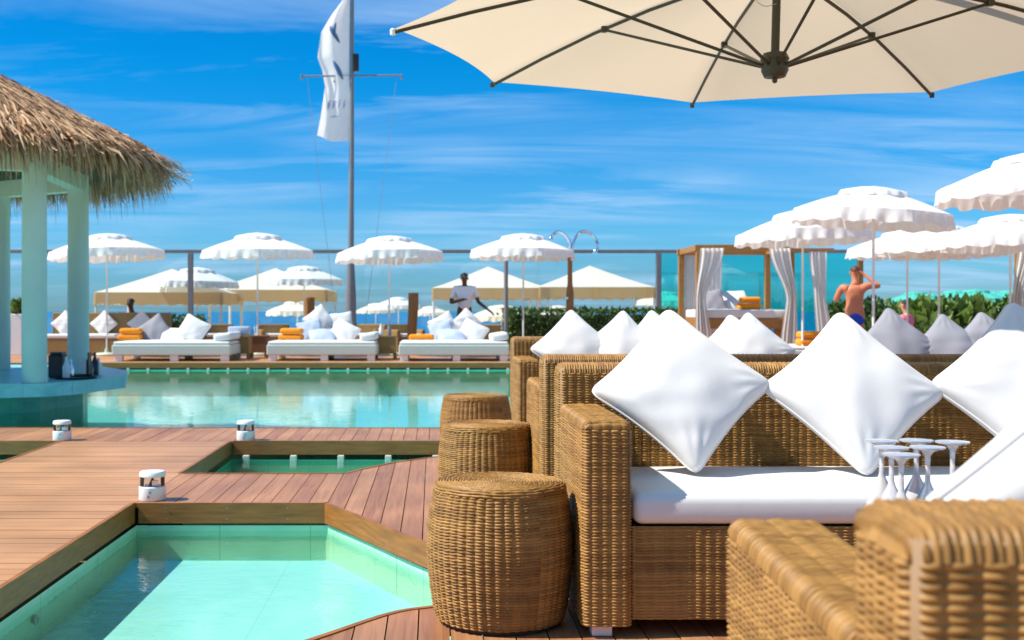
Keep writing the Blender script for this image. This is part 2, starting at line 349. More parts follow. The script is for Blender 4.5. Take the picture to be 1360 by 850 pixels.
class Weave:
    def __init__(s): s.V = []; s.Q = []; s.T = []; s.n = 0
    def add(s, P, Nn, S, T, closed, q=QS, rk=1.0):
        d, h = weave(S, T, q, rk)
        V = P+Nn*d[..., None]
        ns, nt = S.shape
        s.V.append(V.reshape(-1, 3)); s.T.append(h.ravel()); s.Q.append(grid_faces(ns, nt, closed, s.n)); s.n += ns*nt
    def rawbox(s, x0, x1, y0, y1, z0, z1):
        v = np.array([[x, y, z] for x in (x0, x1) for y in (y0, y1) for z in (z0, z1)], float)
        q = np.array([[0, 1, 3, 2], [4, 6, 7, 5], [0, 4, 5, 1], [2, 3, 7, 6], [0, 2, 6, 4], [1, 5, 7, 3]])
        s.V.append(v); s.T.append(np.zeros(8)); s.Q.append(q+s.n); s.n += 8
    def block(s, x0, x1, y0, y1, z0, z1, r=.022, cap=True):
        w, d = x1-x0, y1-y0
        lw, ld = w-2*r, d-2*r
        per = 2*(lw+ld)+2*PI*r
        nst = max(2, int(round(per/(2*QS))))*2; q = per/nst
        ns = nst*8
        a = np.arange(ns)/ns*per
        segs = [(lw, 'l', (x0+r, y0), (1, 0), (0, -1)), (PI*r/2, 'a', (x1-r, y0+r), -PI/2, 0), (ld, 'l', (x1, y0+r), (0, 1), (1, 0)), (PI*r/2, 'a', (x1-r, y1-r), 0, 0),
                (lw, 'l', (x1-r, y1), (-1, 0), (0, 1)), (PI*r/2, 'a', (x0+r, y1-r), PI/2, 0), (ld, 'l', (x0, y1-r), (0, -1), (-1, 0)), (PI*r/2, 'a', (x0+r, y0+r), PI, 0)]
        P = np.zeros((ns, 2)); Nn = np.zeros((ns, 2)); acc = 0
        for L_, k, p0, dr, nr in segs:
            mk = (a >= acc-1e-9) & (a < acc+L_-1e-9) if L_ > 0 else np.zeros(ns, bool)
            u = a[mk]-acc
            if k == 'l':
                P[mk] = np.array(p0)+u[:, None]*np.array(dr); Nn[mk] = nr
            else:
                th = dr+u/r; Nn[mk] = np.stack([np.cos(th), np.sin(th)], 1); P[mk] = np.array(p0)+r*Nn[mk]
            acc += L_
        ztop = z1-r if cap else z1
        nr_ = max(1, int(round((ztop-z0)/PR))); nt = nr_*6+1
        tt = np.arange(nt)/6*PR
        zz = z0+np.minimum(tt, ztop-z0+.004)
        Pg = np.zeros((ns, nt, 3)); Ng = np.zeros((ns, nt, 3))
        Pg[..., :2] = P[:, None, :]; Pg[..., 2] = zz[None, :]; Ng[..., :2] = Nn[:, None, :]
        s.add(Pg, Ng, np.repeat(a[:, None], nt, 1), np.repeat(tt[None, :], ns, 0), True, q)
        s.rawbox(x0+.006, x1-.006, y0+.006, y1-.006, z0+.004, z1-.012)  # unseen solid core, added to block light inside the weave
        if cap:
            long_x = w >= d
            LL, SS = (w, d) if long_x else (d, w)
            nrow = int(round(LL/PR)); nt = nrow*6+1; ns2 = max(13, int(SS/.0034))
            tt = np.linspace(0, LL, nt); ss = np.linspace(0, SS, ns2)
            nb = max(1, round(SS/QS)); q2 = SS/nb
            Sg, Tg = np.meshgrid(ss, tt, indexing='ij')
            X = x0+(Tg if long_x else Sg); Y = y0+(Sg if long_x else Tg)
            # clamp to the rounded plan, get distance to its edge
            cx = np.clip(X, x0+r, x1-r); cy = np.clip(Y, y0+r, y1-r)
            dx, dy = X-cx, Y-cy; dd = np.sqrt(dx**2+dy**2)
            k = np.where(dd > r, r/np.maximum(dd, 1e-9), 1.0); X = cx+dx*k; Y = cy+dy*k; dd = np.minimum(dd, r)
            Z = z1-r+np.sqrt(np.maximum(r*r-dd**2, 0))
            nx = np.where(dd > 1e-6, dx/r*np.where(k < 1, k, 1), 0); ny = np.where(dd > 1e-6, dy/r*np.where(k < 1, k, 1), 0)
            nz = np.sqrt(np.maximum(1-nx**2-ny**2, 0))
            s.add(np.stack([X, Y, Z], -1), np.stack([nx, ny, nz], -1), Sg, Tg*1.0, False, q2, .35)
        return s
    def build(s, name, parent=None):
        return np_mesh(name, np.concatenate(s.V), np.concatenate(s.Q), M['wicker'], parent, True, np.concatenate(s.T))

# ------------------------------------------------------------------ cloth shapes
def pillow_mesh(name, a=.225, T=.085, n=44, seed=0, pinch=.085):
    r = np.random.default_rng(seed)
    u = np.sin(np.linspace(-1, 1, n)*PI/2)*.5+np.linspace(-1, 1, n)*.5
    U, W = np.meshgrid(u, u, indexing='ij')
    X = a*U*(1-pinch*(1-W**2)); Y = a*W*(1-pinch*(1-U**2))
    rad = np.hypot(X, Y); rm = a*1.345; soft = .90*rm
    kk = np.where(rad > soft, (soft+(rm-soft)*np.tanh((rad-soft)/(rm-soft)))/np.maximum(rad, 1e-9), 1.0); X = X*kk*1.03; Y = Y*kk*1.03
    X = X+r.normal(0, .006)*np.sin(W*2.1+r.uniform(0, 6)); Y = Y+r.normal(0, .006)*np.sin(U*2.1+r.uniform(0, 6))
    base = np.clip((1-U**2)*(1-W**2), 0, 1)
    dents = sum(r.uniform(-.008, .008)*np.exp(-(((U-r.uniform(-.6, .6))/.38)**2+((W-r.uniform(-.6, .6))/.38)**2)) for _ in range(7))
    Vs = []
    ph = r.uniform(0, 6.28, 12); k = r.uniform(-1, 1, (12, 2))
    for sg in (1, -1):
        Z = sg*T*base**.36
        wr = dents.copy()
        for i in range(6):      # folds running out from the corners and seams
            fx, fy = k[i]*9
            wr += np.sin(fx*U+fy*W+ph[i]+1.2*np.sin(3*U+2*W+ph[i+6]))*.0016
        for cxn, cyn in ((1, 1), (1, -1), (-1, 1), (-1, -1)):
            dist = np.sqrt((U-cxn)**2+(W-cyn)**2); ang = np.arctan2(W-cyn, U-cxn)
            wr += np.sin(ang*15+ph[0]*cxn+ph[1]*cyn)*.0026*np.exp(-((dist-.42)/.24)**2)
        Z = Z+wr*np.clip(base*4, 0, 1)*sg
        Vs.append(np.stack([X, Y, Z], -1).reshape(-1, 3))
    q = grid_faces(n, n)
    V = np.concatenate(Vs); Q = np.concatenate([q, q[:, ::-1]+n*n])
    # piping along the seam
    gg = np.arange(n*n).reshape(n, n); loop = np.concatenate([gg[:-1, 0], gg[-1, :-1], gg[::-1, -1][:-1], gg[0, ::-1][:-1]])
    ctr_ = Vs[0][loop]; tg = np.roll(ctr_, -1, 0)-np.roll(ctr_, 1, 0); tg /= np.maximum(np.linalg.norm(tg, axis=1), 1e-9)[:, None]
    nr = np.stack([tg[:, 1], -tg[:, 0], 0*tg[:, 0]], 1); up_ = np.array([0, 0, 1.0])
    tb_ = np.stack([ctr_+.0036*(nr*math.cos(k*PI/3)+up_*math.sin(k*PI/3)) for k in range(7)], 1)
    PV, PQ = tb_.reshape(-1, 3), grid_faces(len(loop), 7, True)
    # stitch the seam
    idx = np.arange(2*n*n)
    g = np.arange(n*n).reshape(n, n)
    b = np.concatenate([g[0], g[-1], g[:, 0], g[:, -1]])
    idx[b+n*n] = b
    Q = idx[Q]
    me = bpy.data.meshes.new(name)
    used = np.unique(Q); remap = np.zeros(2*n*n, int); remap[used] = np.arange(len(used))
    return np.concatenate([V[used], PV]), np.concatenate([remap[Q], PQ+len(used)])
PILLOW_GEO = [pillow_mesh('p', seed=i) for i in range(4)]
PM = {}
def pillow(pos, face=-PI/2, lean=20, roll=45, scale=1.0, m='white_cloth', v=0, label='', group=None, flatz=None):
    key = (m, v)
    if key not in PM:
        V, Q = PILLOW_GEO[v % 4]
        o = np_mesh('pillow', V, Q, M[m]); PM[key] = o.data
    else:
        o = link('pillow', PM[key])
    # local +Z is the face of the pillow; make it look along 'face' (angle in plan), tipped up by lean, rolled about its own face
    rot = Matrix.Rotation(face+PI/2, 4, 'Z') @ Matrix.Rotation(PI/2-R(lean), 4, 'X') @ Matrix.Rotation(R(roll), 4, 'Z')
    o.matrix_world = Matrix.Translation(Vector(pos)) @ rot @ Matrix.Scale(scale, 4)
    tag(o, label, 'pillow', group); return o

def cushion_mb(x0, x1, y0, y1, z0, z1, r=.03):
    nx, ny = 48, 20
    mb = MB()
    mb.box(((x0+x1)/2, (y0+y1)/2, (z0+z1)/2), (x1-x0, y1-y0, z1-z0), bev=r, seg=4)
    bmesh.ops.subdivide_edges(mb.bm, edges=[e for e in mb.bm.edges if e.calc_length() > .2], cuts=14, use_grid_fill=True)
    for v in mb.bm.verts:
        fx = (v.co.x-x0)/(x1-x0); fy = (v.co.y-y0)/(y1-y0)
        k = max(0, min(1, min(fx, 1-fx)*8))*max(0, min(1, min(fy, 1-fy)*5))
        if v.co.z > (z0+z1)/2: v.co.z += .012*k+.003*math.sin(v.co.x*17+v.co.y*9)*k
    return mb

# ------------------------------------------------------------------ deck, pools, beach, sea
def catmull(pts, n=10):
    p = np.array(pts, float); out = []
    for i in range(len(p)-1):
        p0 = p[max(i-1, 0)]; p1 = p[i]; p2 = p[i+1]; p3 = p[min(i+2, len(p)-1)]
        for t in np.arange(n)/n:
            out.append(.5*((2*p1)+(-p0+p2)*t+(2*p0-5*p1+4*p2-p3)*t*t+(-p0+3*p1-3*p2+p3)*t**3))
    out.append(p[-1]); return np.array(out)
far_c = catmull([(-.524, 5.80), (-.33, 5.42), (-.02, 4.80), (.19, 4.52), (.36, 4.26), (.40, 4.10)])
near_c = catmull([(-1.48, 2.45), (-1.0, 2.72), (-.62, 3.02), (-.34, 3.377), (-.13, 3.66), (0.0, 3.745), (.2, 3.83), (.34, 3.95), (.40, 4.10)])
mid_c = catmull([(-.52, 6.86), (-.43, 7.05), (-.24, 7.37), (-.03, 7.60), (.3, 7.95), (.62, 8.56)])
f1 = lambda x: np.interp(x, np.r_[-1.48, far_c[:, 0]], np.r_[5.80, far_c[:, 1]])
f2 = lambda x: np.interp(x, near_c[:, 0], near_c[:, 1])
g1 = lambda x: np.interp(x, np.r_[-1.48, mid_c[:, 0]], np.r_[6.86, mid_c[:, 1]])

class Boards:
    def __init__(s): s.bm = bmesh.new()
    def poly(s, pts, top=0.0, th=.024):
        z = top-random.random()*.0015
        b = [s.bm.verts.new((x, y, z)) for x, y in pts]; a = [s.bm.verts.new((x, y, z-th)) for x, y in pts]
        n = len(pts); s.bm.faces.new(b); s.bm.faces.new(a[::-1])
        for k in range(n): s.bm.faces.new((a[k], a[(k+1) % n], b[(k+1) % n], b[k]))
    def build(s, name, m):
        bmesh.ops.recalc_face_normals(s.bm, faces=s.bm.faces[:])
        me = bpy.data.meshes.new(name); s.bm.to_mesh(me); s.bm.free()
        o = link(name, me, m); tag(o, kind='structure'); return o
BW, GAP = .0957, .0045
bx = Boards(); by = Boards()
y = 0.2
while y < 8.555:
    y1 = min(y+BW, 8.56); bx.poly([(-2.74, y+GAP/2), (-1.482, y+GAP/2), (-1.482, y1-GAP/2), (-2.74, y1-GAP/2)]); y += BW
y = 21.65
while y < 30:
    x = -16.0
    off = random.random()*2
    cuts = [-16.0]+[c for c in np.arange(-14+off, 19, 3.2)]+[20.0]
    for a, b in zip(cuts, cuts[1:]): bx.poly([(a+.001, y+GAP/2), (b-.001, y+GAP/2), (b-.001, y+BW*1.4-GAP/2), (a+.001, y+BW*1.4-GAP/2)])
    y += BW*1.4
bx.build('deck', M['deck_x'])
x = -14.0
while x < 2.2:                                    # the strip between the main pool and the small ones
    by.poly([(x+GAP/2, 8.562), (x+BW-GAP/2, 8.562), (x+BW-GAP/2, 9.56), (x+GAP/2, 9.56)]); x += BW
k = 0
x = -1.48
while x < 13:                                     # lounge deck with its curved edges
    xs = np.linspace(x+GAP/2, x+BW-GAP/2, 5)
    if x+BW < .40:
        by.poly([(a, f1(a)) for a in xs]+[(a, g1(a)) for a in xs[::-1]])
        by.poly([(a, -1.5) for a in xs[[0, -1]]]+[(a, f2(a)) for a in xs[::-1]])
    elif x < .66:
        by.poly([(xs[0], -1.5), (xs[-1], -1.5)]+[(a, min(g1(a), 8.556)) for a in xs[::-1]])
    else:
        c = 3.1+1.7*random.random()
        yt = 8.556 if x < 2.2 else 21.64
        cuts = [-1.5]+list(np.arange(-1.5+c, yt-.5, 3.4))+[yt]
        for a, b in zip(cuts, cuts[1:]): by.poly([(xs[0], a+.001), (xs[-1], a+.001), (xs[-1], b-.001), (xs[0], b-.001)])
    x += BW
by.build('deck', M['deck_y'])

def strip(path, z0, z1, th, side, name, m, parent=None):
    """a board following an open path; side=+1 puts its thickness to the left of the path"""
    p = np.array(path, float); d = np.gradient(p, axis=0); d /= np.linalg.norm(d, axis=1)[:, None]
    n = np.stack([-d[:, 1], d[:, 0]], 1)*side
    a = p; b = p+n*th
    bm = bmesh.new(); rings = []
    for i in range(len(p)):
        rings.append([bm.verts.new((*a[i], z0)), bm.verts.new((*b[i], z0)), bm.verts.new((*b[i], z1)), bm.verts.new((*a[i], z1))])
    for r0, r1 in zip(rings, rings[1:]):
        for k in range(4): bm.faces.new((r0[k], r0[(k+1) % 4], r1[(k+1) % 4], r1[k]))
    bm.faces.new(rings[0]); bm.faces.new(rings[-1][::-1])
    bmesh.ops.recalc_face_normals(bm, faces=bm.faces[:])
    me = bpy.data.meshes.new(name); bm.to_mesh(me); bm.free()
    return link(name, me, m, parent)
root = empty('deck'); tag(root, kind='structure')
FZ = (-.098, .003)
inset = .022
fas = [([(-1.48, .2), (-1.48, 5.80)], -1), ([(-1.459, 5.80), (-.524, 5.80)], 1), (np.array(far_c), 1), (np.array(near_c), -1),
       ([(-1.48, 6.86), (-1.48, 8.56)], -1), ([(-1.459, 8.56), (.62, 8.56)], -1), ([(-1.459, 6.86), (-.52, 6.86)], 1), (np.array(mid_c), 1),
       ([(-2.74, .2), (-2.74, 8.56)], 1), ([(-8, 8.56), (-2.741, 8.56)], -1),
       ([(-14, 9.56), (2.2, 9.56)], 1), ([(2.2, 9.56), (2.2, 21.65)], 1), ([(-16, 21.65), (2.2, 21.65)], -1)]
for pth, sd in fas:
    p = np.array(pth, float)
    if len(p) == 2: p = np.linspace(p[0], p[1], 12)
    strip(p, FZ[0], FZ[1], .02, sd*(-1), 'fascia_board', M['fascia'], root)

mb = MB(); mb.lathe([(0, 0), (.0045, 0), (.004, .002), (0, .0025)], 8); sw = mb.build('screw', M['steel'], root, True)
sw.rotation_euler = (PI/2, 0, 0); sw.location = (-1.32, 5.778, -.022)
for xx in (-1.32, -1.02, -.72):
    for zz in (-.022, -.075):
        if (xx, zz) != (-1.32, -.022):
            o = sw.copy(); C.objects.link(o); o.parent = root; o.location = (xx, 5.778, zz)
def basin(name, poly, zf, zt, wall_m, floor_m, inset=0.0):
    r = empty(name); tag(r, kind='structure')
    p = np.array(poly, float)
    bm = bmesh.new(); vs = [bm.verts.new((*q, zf)) for q in p]; bm.faces.new(vs)
    bmesh.ops.recalc_face_normals(bm, faces=bm.faces[:]); 
    me = bpy.data.meshes.new('pool_floor'); bm.to_mesh(me); bm.free(); link('pool_floor', me, floor_m, r)
    bm = bmesh.new(); n = len(p)
    a = [bm.verts.new((*q, zf-.005)) for q in p]; b = [bm.verts.new((*q, zt)) for q in p]
    for k in range(n): bm.faces.new((a[k], a[(k+1) % n], b[(k+1) % n], b[k]))
    me = bpy.data.meshes.new('pool_wall'); bm.to_mesh(me); bm.free(); link('pool_wall', me, wall_m, r)
    return r
def water(name, poly, z, m):
    bm = bmesh.new(); f = bm.faces.new([bm.verts.new((x, y, z)) for x, y in poly]); f.normal_update()
    if f.normal.z < 0: f.normal_flip()
    me = bpy.data.meshes.new(name); bm.to_mesh(me); bm.free(); o = link(name, me, m); tag(o, kind='structure'); return o
WZ = -.137
near_poly = [(-1.47, 5.79), (-.53, 5.79)]+[tuple(q) for q in far_c[1:]]+[tuple(q) for q in near_c[::-1][1:]]
mid_poly = [(-1.47, 8.55), (.60, 8.55)]+[tuple(q) for q in mid_c[::-1][1:]]+[(-1.47, 6.86)]
main_poly = [(-14, 9.57), (2.19, 9.57), (2.19, 21.64), (-14, 21.64)]
left_poly = [(-8, 1), (-2.75, 1), (-2.75, 8.55), (-8, 8.55)]
b1 = basin('plunge_pool', near_poly, -.285, -.11, M['pool_wall'], M['pool_floor'])
basin('plunge_pool', mid_poly, -.30, -.135, M['pool_wall_dark'], M['main_floor'])
basin('plunge_pool', left_poly, -.30, -.135, M['pool_wall_dark'], M['main_floor'])
b2 = basin('main_pool', main_poly, -.62, -.125, M['pool_wall_dark'], M['main_floor'])
water('water', near_poly, WZ, M['water']); water('water', mid_poly, WZ, M['water_main']); water('water', left_poly, WZ, M['water_main']); water('water', main_poly, WZ-.008, M['water_main'])
# fittings in the near pool wall: two inlet rings and a floor nozzle
def ring_fit(pos, r, rotm, parent):
    mb = MB(); mb.lathe([(r, 0), (r, .006), (r*.72, .010), (r*.6, .004), (r*.25, .004), (r*.2, .012), (0, .012)], 20)
    o = mb.build('pool_inlet', M['stone'], parent, True); o.matrix_world = Matrix.Translation(pos) @ rotm; return o
for yy, rr in ((4.30, .018), (3.92, .024), (3.55, .028)):
    ring_fit(Vector((-1.465, yy, -.185)), rr, Matrix.Rotation(PI/2, 4, 'Y'), b1)
ring_fit(Vector((-.08, 4.15, -.284)), .018, Matrix.Identity(4), b1)
# pale stub pillars that carry the cantilevered deck
mb = MB(); mb.box((0, 0, 0), (.045, .05, .10), bev=.004); st = mb.build('support_block', M['stone'], root); st.location = (-1.36, 8.50, -.146)
def stub(x, y_):
    o = st.copy(); C.objects.link(o); o.parent = root; o.location = (x, y_, -.146)
for i in range(1, 6): stub(-1.36+i*.345, 8.50)
for i in range(0, 29): stub(-8.6+i*.37, 21.60)

def sheet(name, x0, x1, ys, zs, m, nx=2):
    bm = bmesh.new(); rows = []
    for y_, z_ in zip(ys, zs): rows.append([bm.verts.new((x0+(x1-x0)*i/(nx-1), y_, z_)) for i in range(nx)])
    for a, b in zip(rows, rows[1:]):
        for i in range(nx-1): bm.faces.new((a[i], a[i+1], b[i+1], b[i]))
    me = bpy.data.meshes.new(name); bm.to_mesh(me); bm.free(); o = link(name, me, m); tag(o, kind='structure'); return o
sheet('beach', -900, 900, [-300, 98, 106, 140], [-.9, -.9, -1.15, -2.6], M['sand'])
sheet('sea', -30000, 30000, [100, 400, 2500, 30000], [-1.25]*4, M['sea'], 3)
mb = MB(); mb.box((2, 30.25, -.47), (40, .3, .90)); tag(mb.build('terrace_edge', M['concrete']), kind='structure')

# ------------------------------------------------------------------ wicker sofas
SL, SD = 1.92, .82
def make_sofa():
    r = empty('wicker_sofa')
    for nm, xa in (('armrest', 0.0), ('armrest', SL-.142)):
        Weave().block(xa, xa+.142, 0, .64, .035, .632, r=.024).build(nm, r)
    Weave().block(0, SL, .645, SD, .035, .768, r=.03).build('backrest', r)
    Weave().block(.145, SL-.145, .025, .64, .05, .322, r=.012, cap=False).build('seat_base', r)
    cushion_mb(.15, SL-.15, .018, .638, .326, .418).build('seat_cushion', M['white_cloth'], r, True)
    for fx, fy in ((.06, .06), (SL-.06, .06), (.06, SD-.06), (SL-.06, SD-.06)):
        MB().box((fx, fy, .0175), (.06, .06, .035), bev=.004).build('foot', M['white_plastic'], r)
    return r
SG = 'wicker sofas of the lounge'
s1 = make_sofa(); s1.location = (.435, 3.385, 0)
tag(s1, 'wicker sofa facing the camera with three white diamond pillows on its white seat', 'sofa', SG)
def sofa_at(x, y_, rz, label):
    o = copy_tree(s1); o.location = (x, y_, 0); o.rotation_euler = (0, 0, rz); o['label'] = label; return o
s2 = sofa_at(.452+SL, 4.82+SD, PI, 'wicker sofa standing back to back behind the sofa with three white pillows')
s3 = sofa_at(.452+SL*math.cos(R(3.6)), 1.80-SL*math.sin(R(3.6)), PI-R(3.6), 'out of focus wicker sofa nearest the camera, its back turned to us at bottom right')
s4 = sofa_at(.565, 7.72, 0, 'farthest wicker sofa, behind the third stool, with white and grey pillows')

# pillows on the sofa that faces us
sp = 'white pillows on the lounge sofas'
pillow((.815, 3.83, .70), lean=31, roll=47, scale=.95, v=0, label='large white diamond pillow leaning beside the left arm of the facing sofa', group=sp)
pillow((1.378, 3.83, .69), lean=31, roll=43, scale=.95, v=1, label='white diamond pillow in the middle of the facing sofa', group=sp)
pillow((1.955, 3.82, .700), lean=28, roll=43, scale=1.02, v=2, label='white diamond pillow at the right end of the facing sofa, cut by the frame', group=sp)
pillow((.935, 1.345, .705), face=PI/2, lean=20, roll=45, scale=1.25, v=3, label='blurred white pillow in the near corner above the closest sofa back', group=sp)
# pillows on the far sofa
for i, (px_, py_, sc_, rl, mm, lb) in enumerate([
    (762, 463, .97, 45, 'white_cloth', 'white pillow on the far left end of the farthest sofa, above the third stool'),
    (827, 463, .95, 40, 'white_cloth', 'creased white pillow second from the left on the farthest sofa'),
    (872, 462, .95, 47, 'white_cloth', 'white pillow mostly hidden behind the large diamond pillow of the facing sofa'),
    (978, 467, .95, 47, 'white_cloth', 'white pillow half hidden behind another white pillow right of the largest diamond pillow'),
    (1000, 466, .95, 44, 'white_cloth', 'white pillow leaning in front of its twin on the farthest sofa below the canopy bed'),
    (1190, 461, .98, 45, 'grey_cloth', 'grey pillow in front of the person in pink'),
    (1262, 467, .95, 45, 'grey_cloth', 'grey pillow pointing up in the middle of three grey ones'),
    (1312, 465, .97, 42, 'grey_cloth', 'grey pillow at the right end of the grey row, next to the frame edge')]):
    d = 8.12 + (.13 if i in (3,) else 0) - (.06 if i == 4 else 0)
    pillow(at(px_, py_, d), lean=28, roll=rl, scale=sc_, m=mm, v=i % 4, label=lb, group=sp if mm == 'white_cloth' else 'grey pillows on the farthest sofa')

# ------------------------------------------------------------------ wicker barrel stools
def make_stool():
    r = empty('wicker_stool')
    H = .425; nst = 48; ns = nst*8
    prof = catmull([(.196, .012), (.209, .07), (.220, .16), (.2245, .23), (.220, .31), (.208, .38), (.202, .405)], 20)
    seg = np.r_[0, np.cumsum(np.linalg.norm(np.diff(prof, axis=0), axis=1))]
    L_ = seg[-1]; nr_ = int(round(L_/PR)); nt = nr_*6+1
    tt = np.linspace(0, nr_*PR, nt); tn = tt/tt[-1]*L_
    rad = np.interp(tn, seg, prof[:, 0]); z = np.interp(tn, seg, prof[:, 1])
    dr = np.gradient(rad); dz = np.gradient(z); ln = np.hypot(dr, dz)
    th = np.arange(ns)/ns*2*PI
    P = np.stack([rad[None]*np.cos(th)[:, None], rad[None]*np.sin(th)[:, None], np.repeat(z[None], ns, 0)], -1)
    Nn = np.stack([(dz/ln)[None]*np.cos(th)[:, None], (dz/ln)[None]*np.sin(th)[:, None], np.repeat((-dr/ln)[None], ns, 0)], -1)
    S = np.repeat((th/(2*PI)*nst*QS)[:, None], nt, 1); T = np.repeat(tt[None], ns, 0)
    w = Weave(); w.add(P, Nn, S, T, True)
    n = 40; a = np.linspace(0, 2*PI, n, endpoint=False)
    w.build('barrel', r)
    # top: concentric strands over the rounded rim
    pr = catmull([(.203, .403), (.203, .414), (.196, .424), (.180, .428), (.12, .427), (.06, .426), (.004, .425)], 20)
    seg = np.r_[0, np.cumsum(np.linalg.norm(np.diff(pr, axis=0), axis=1))]; L_ = seg[-1]; nr_ = int(round(L_/PR)); nt = nr_*6+1
    tt = np.linspace(0, nr_*PR, nt); tn = tt/tt[-1]*L_; rad = np.interp(tn, seg, pr[:, 0]); z = np.interp(tn, seg, pr[:, 1])
    dr = np.gradient(rad); dz = np.gradient(z); ln = np.hypot(dr, dz)
    nst = 40; ns = nst*8; th = np.arange(ns)/ns*2*PI
    P = np.stack([rad[None]*np.cos(th)[:, None], rad[None]*np.sin(th)[:, None], np.repeat(z[None], ns, 0)], -1)
    Nn = np.stack([(dz/ln)[None]*np.cos(th)[:, None], (dz/ln)[None]*np.sin(th)[:, None], np.repeat((-dr/ln)[None], ns, 0)], -1)
    S = np.repeat((th/(2*PI)*nst*QS)[:, None], nt, 1); T = np.repeat(tt[None], ns, 0)
    w = Weave(); w.add(P, Nn, S, T, True, QS, .3); w.build('stool_top', r)
    MB().lathe([(0, 0), (.185, 0), (.19, .02), (.19, .40), (0, .40)], 40).build('inner_drum', M['soil'], r, True)
    return r
STG = 'wicker barrel stools beside the sofas'
st1 = make_stool(); st1.location = (.206, 3.60, 0.001); tag(st1, 'large woven barrel stool in the foreground beside the facing sofa arm', 'stool', STG)
st2 = copy_tree(st1); st2.location = (.249, 5.44, .001); st2.rotation_euler.z = .5; st2['label'] = 'woven barrel stool right behind the foreground one, in the middle of three'
st3 = copy_tree(st1); st3.location = (.268, 7.30, .001); st3.rotation_euler.z = 1.2; st3['label'] = 'farthest woven barrel stool, nearest to the main pool edge'

# ------------------------------------------------------------------ low table with upturned wine glasses
tb = empty('low_table', (1.03, 2.36, 0)); tag(tb, 'low wicker table with a white top under the upturned wine glasses', 'table')
Weave().block(-.27, .27, -.28, .28, .02, .375, r=.02, cap=False).build('table_body', tb)
MB().box((0, 0, .3885), (.56, .58, .022), bev=.005).build('table_top', M['white_plastic'], tb)
GZ = .40
gprof = [(.034, .002), (.035, .0), (.0385, .04), (.0395, .08), (.036, .13), (.024, .172), (.009, .200), (.0052, .212), (.0046, .24), (.0058, .262), (.012, .271), (.033, .277), (.034, .280), (.0, .283)]
gm = None
for (gx, gd), lb in zip([(1171, 2.45), (1184, 2.33), (1197, 2.215), (1217, 2.46), (1232, 2.335), (1265, 2.43)],
                        ['white wine glass upside down, leftmost of the upturned six', 'upturned white wine glass with its stem second from the left', 'upturned white wine glass closest to the camera, third stem from the left',
                         'upturned white wine glass with its stem fourth from the left', 'upturned white wine glass with its stem second from the right', 'upturned white wine glass standing apart, rightmost of six']):
    if gm is None:
        gr = MB().lathe(gprof, 36).build('wine_glass', M['stemware'], None, True); gm = gr.data
    else: gr = link('wine_glass', gm)
    gr.location = ((gx-CX)*gd/F, gd, GZ); tag(gr, lb, 'wine glass', 'upturned wine glasses on the low table')

# ------------------------------------------------------------------ lanterns on the deck
def make_lantern():
    r = empty('deck_lantern')
    MB().lathe([(0, 0), (.066, 0), (.068, .004), (.067, .066), (.062, .070), (0, .070)], 36).build('base', M['white_plastic'], r, True)
    MB().lathe([(.062, .069), (.060, .120), (.057, .120), (.059, .069)], 36, close=True).build('glass_band', M['lantern_glass'], r, True)
    MB().lathe([(0, .117), (.062, .117), (.066, .121), (.064, .138), (.058, .144), (0, .146)], 36).build('cap', M['white_plastic'], r, True)
    mb = MB(); mb.lathe([(.022, .070), (.013, .090), (.003, .112), (0, .113)], 14); mb.build('burner', M['black'], r, True)
    MB().box((.018, -.018, .085), (.03, .012, .03), bev=.002).build('reflector', M['chrome'], r)
    for k in (-.35, .25): 
        o = MB().lathe([(0, 0), (.006, 0), (.005, .003), (0, .003)], 10).build('screw', M['steel'], r, True)
        o.rotation_euler = (PI/2, 0, 0); o.location = (.067*math.sin(k*.2), -.0665, .022+.022*(k > 0))
    return r
LG = 'lanterns on the deck corners'
l1 = make_lantern(); l1.location = (-1.418, 5.90, .001); tag(l1, 'white lantern at the corner of the nearest pool', 'lantern', LG)
l2 = copy_tree(l1); l2.location = (-1.385, 8.64, .001); l2['label'] = 'white lantern at the corner of the small pool in the middle distance'
l3 = copy_tree(l1); l3.location = (-2.745, 8.64, .001); l3['label'] = 'white lantern on the far left deck corner in front of the swim-up bar'

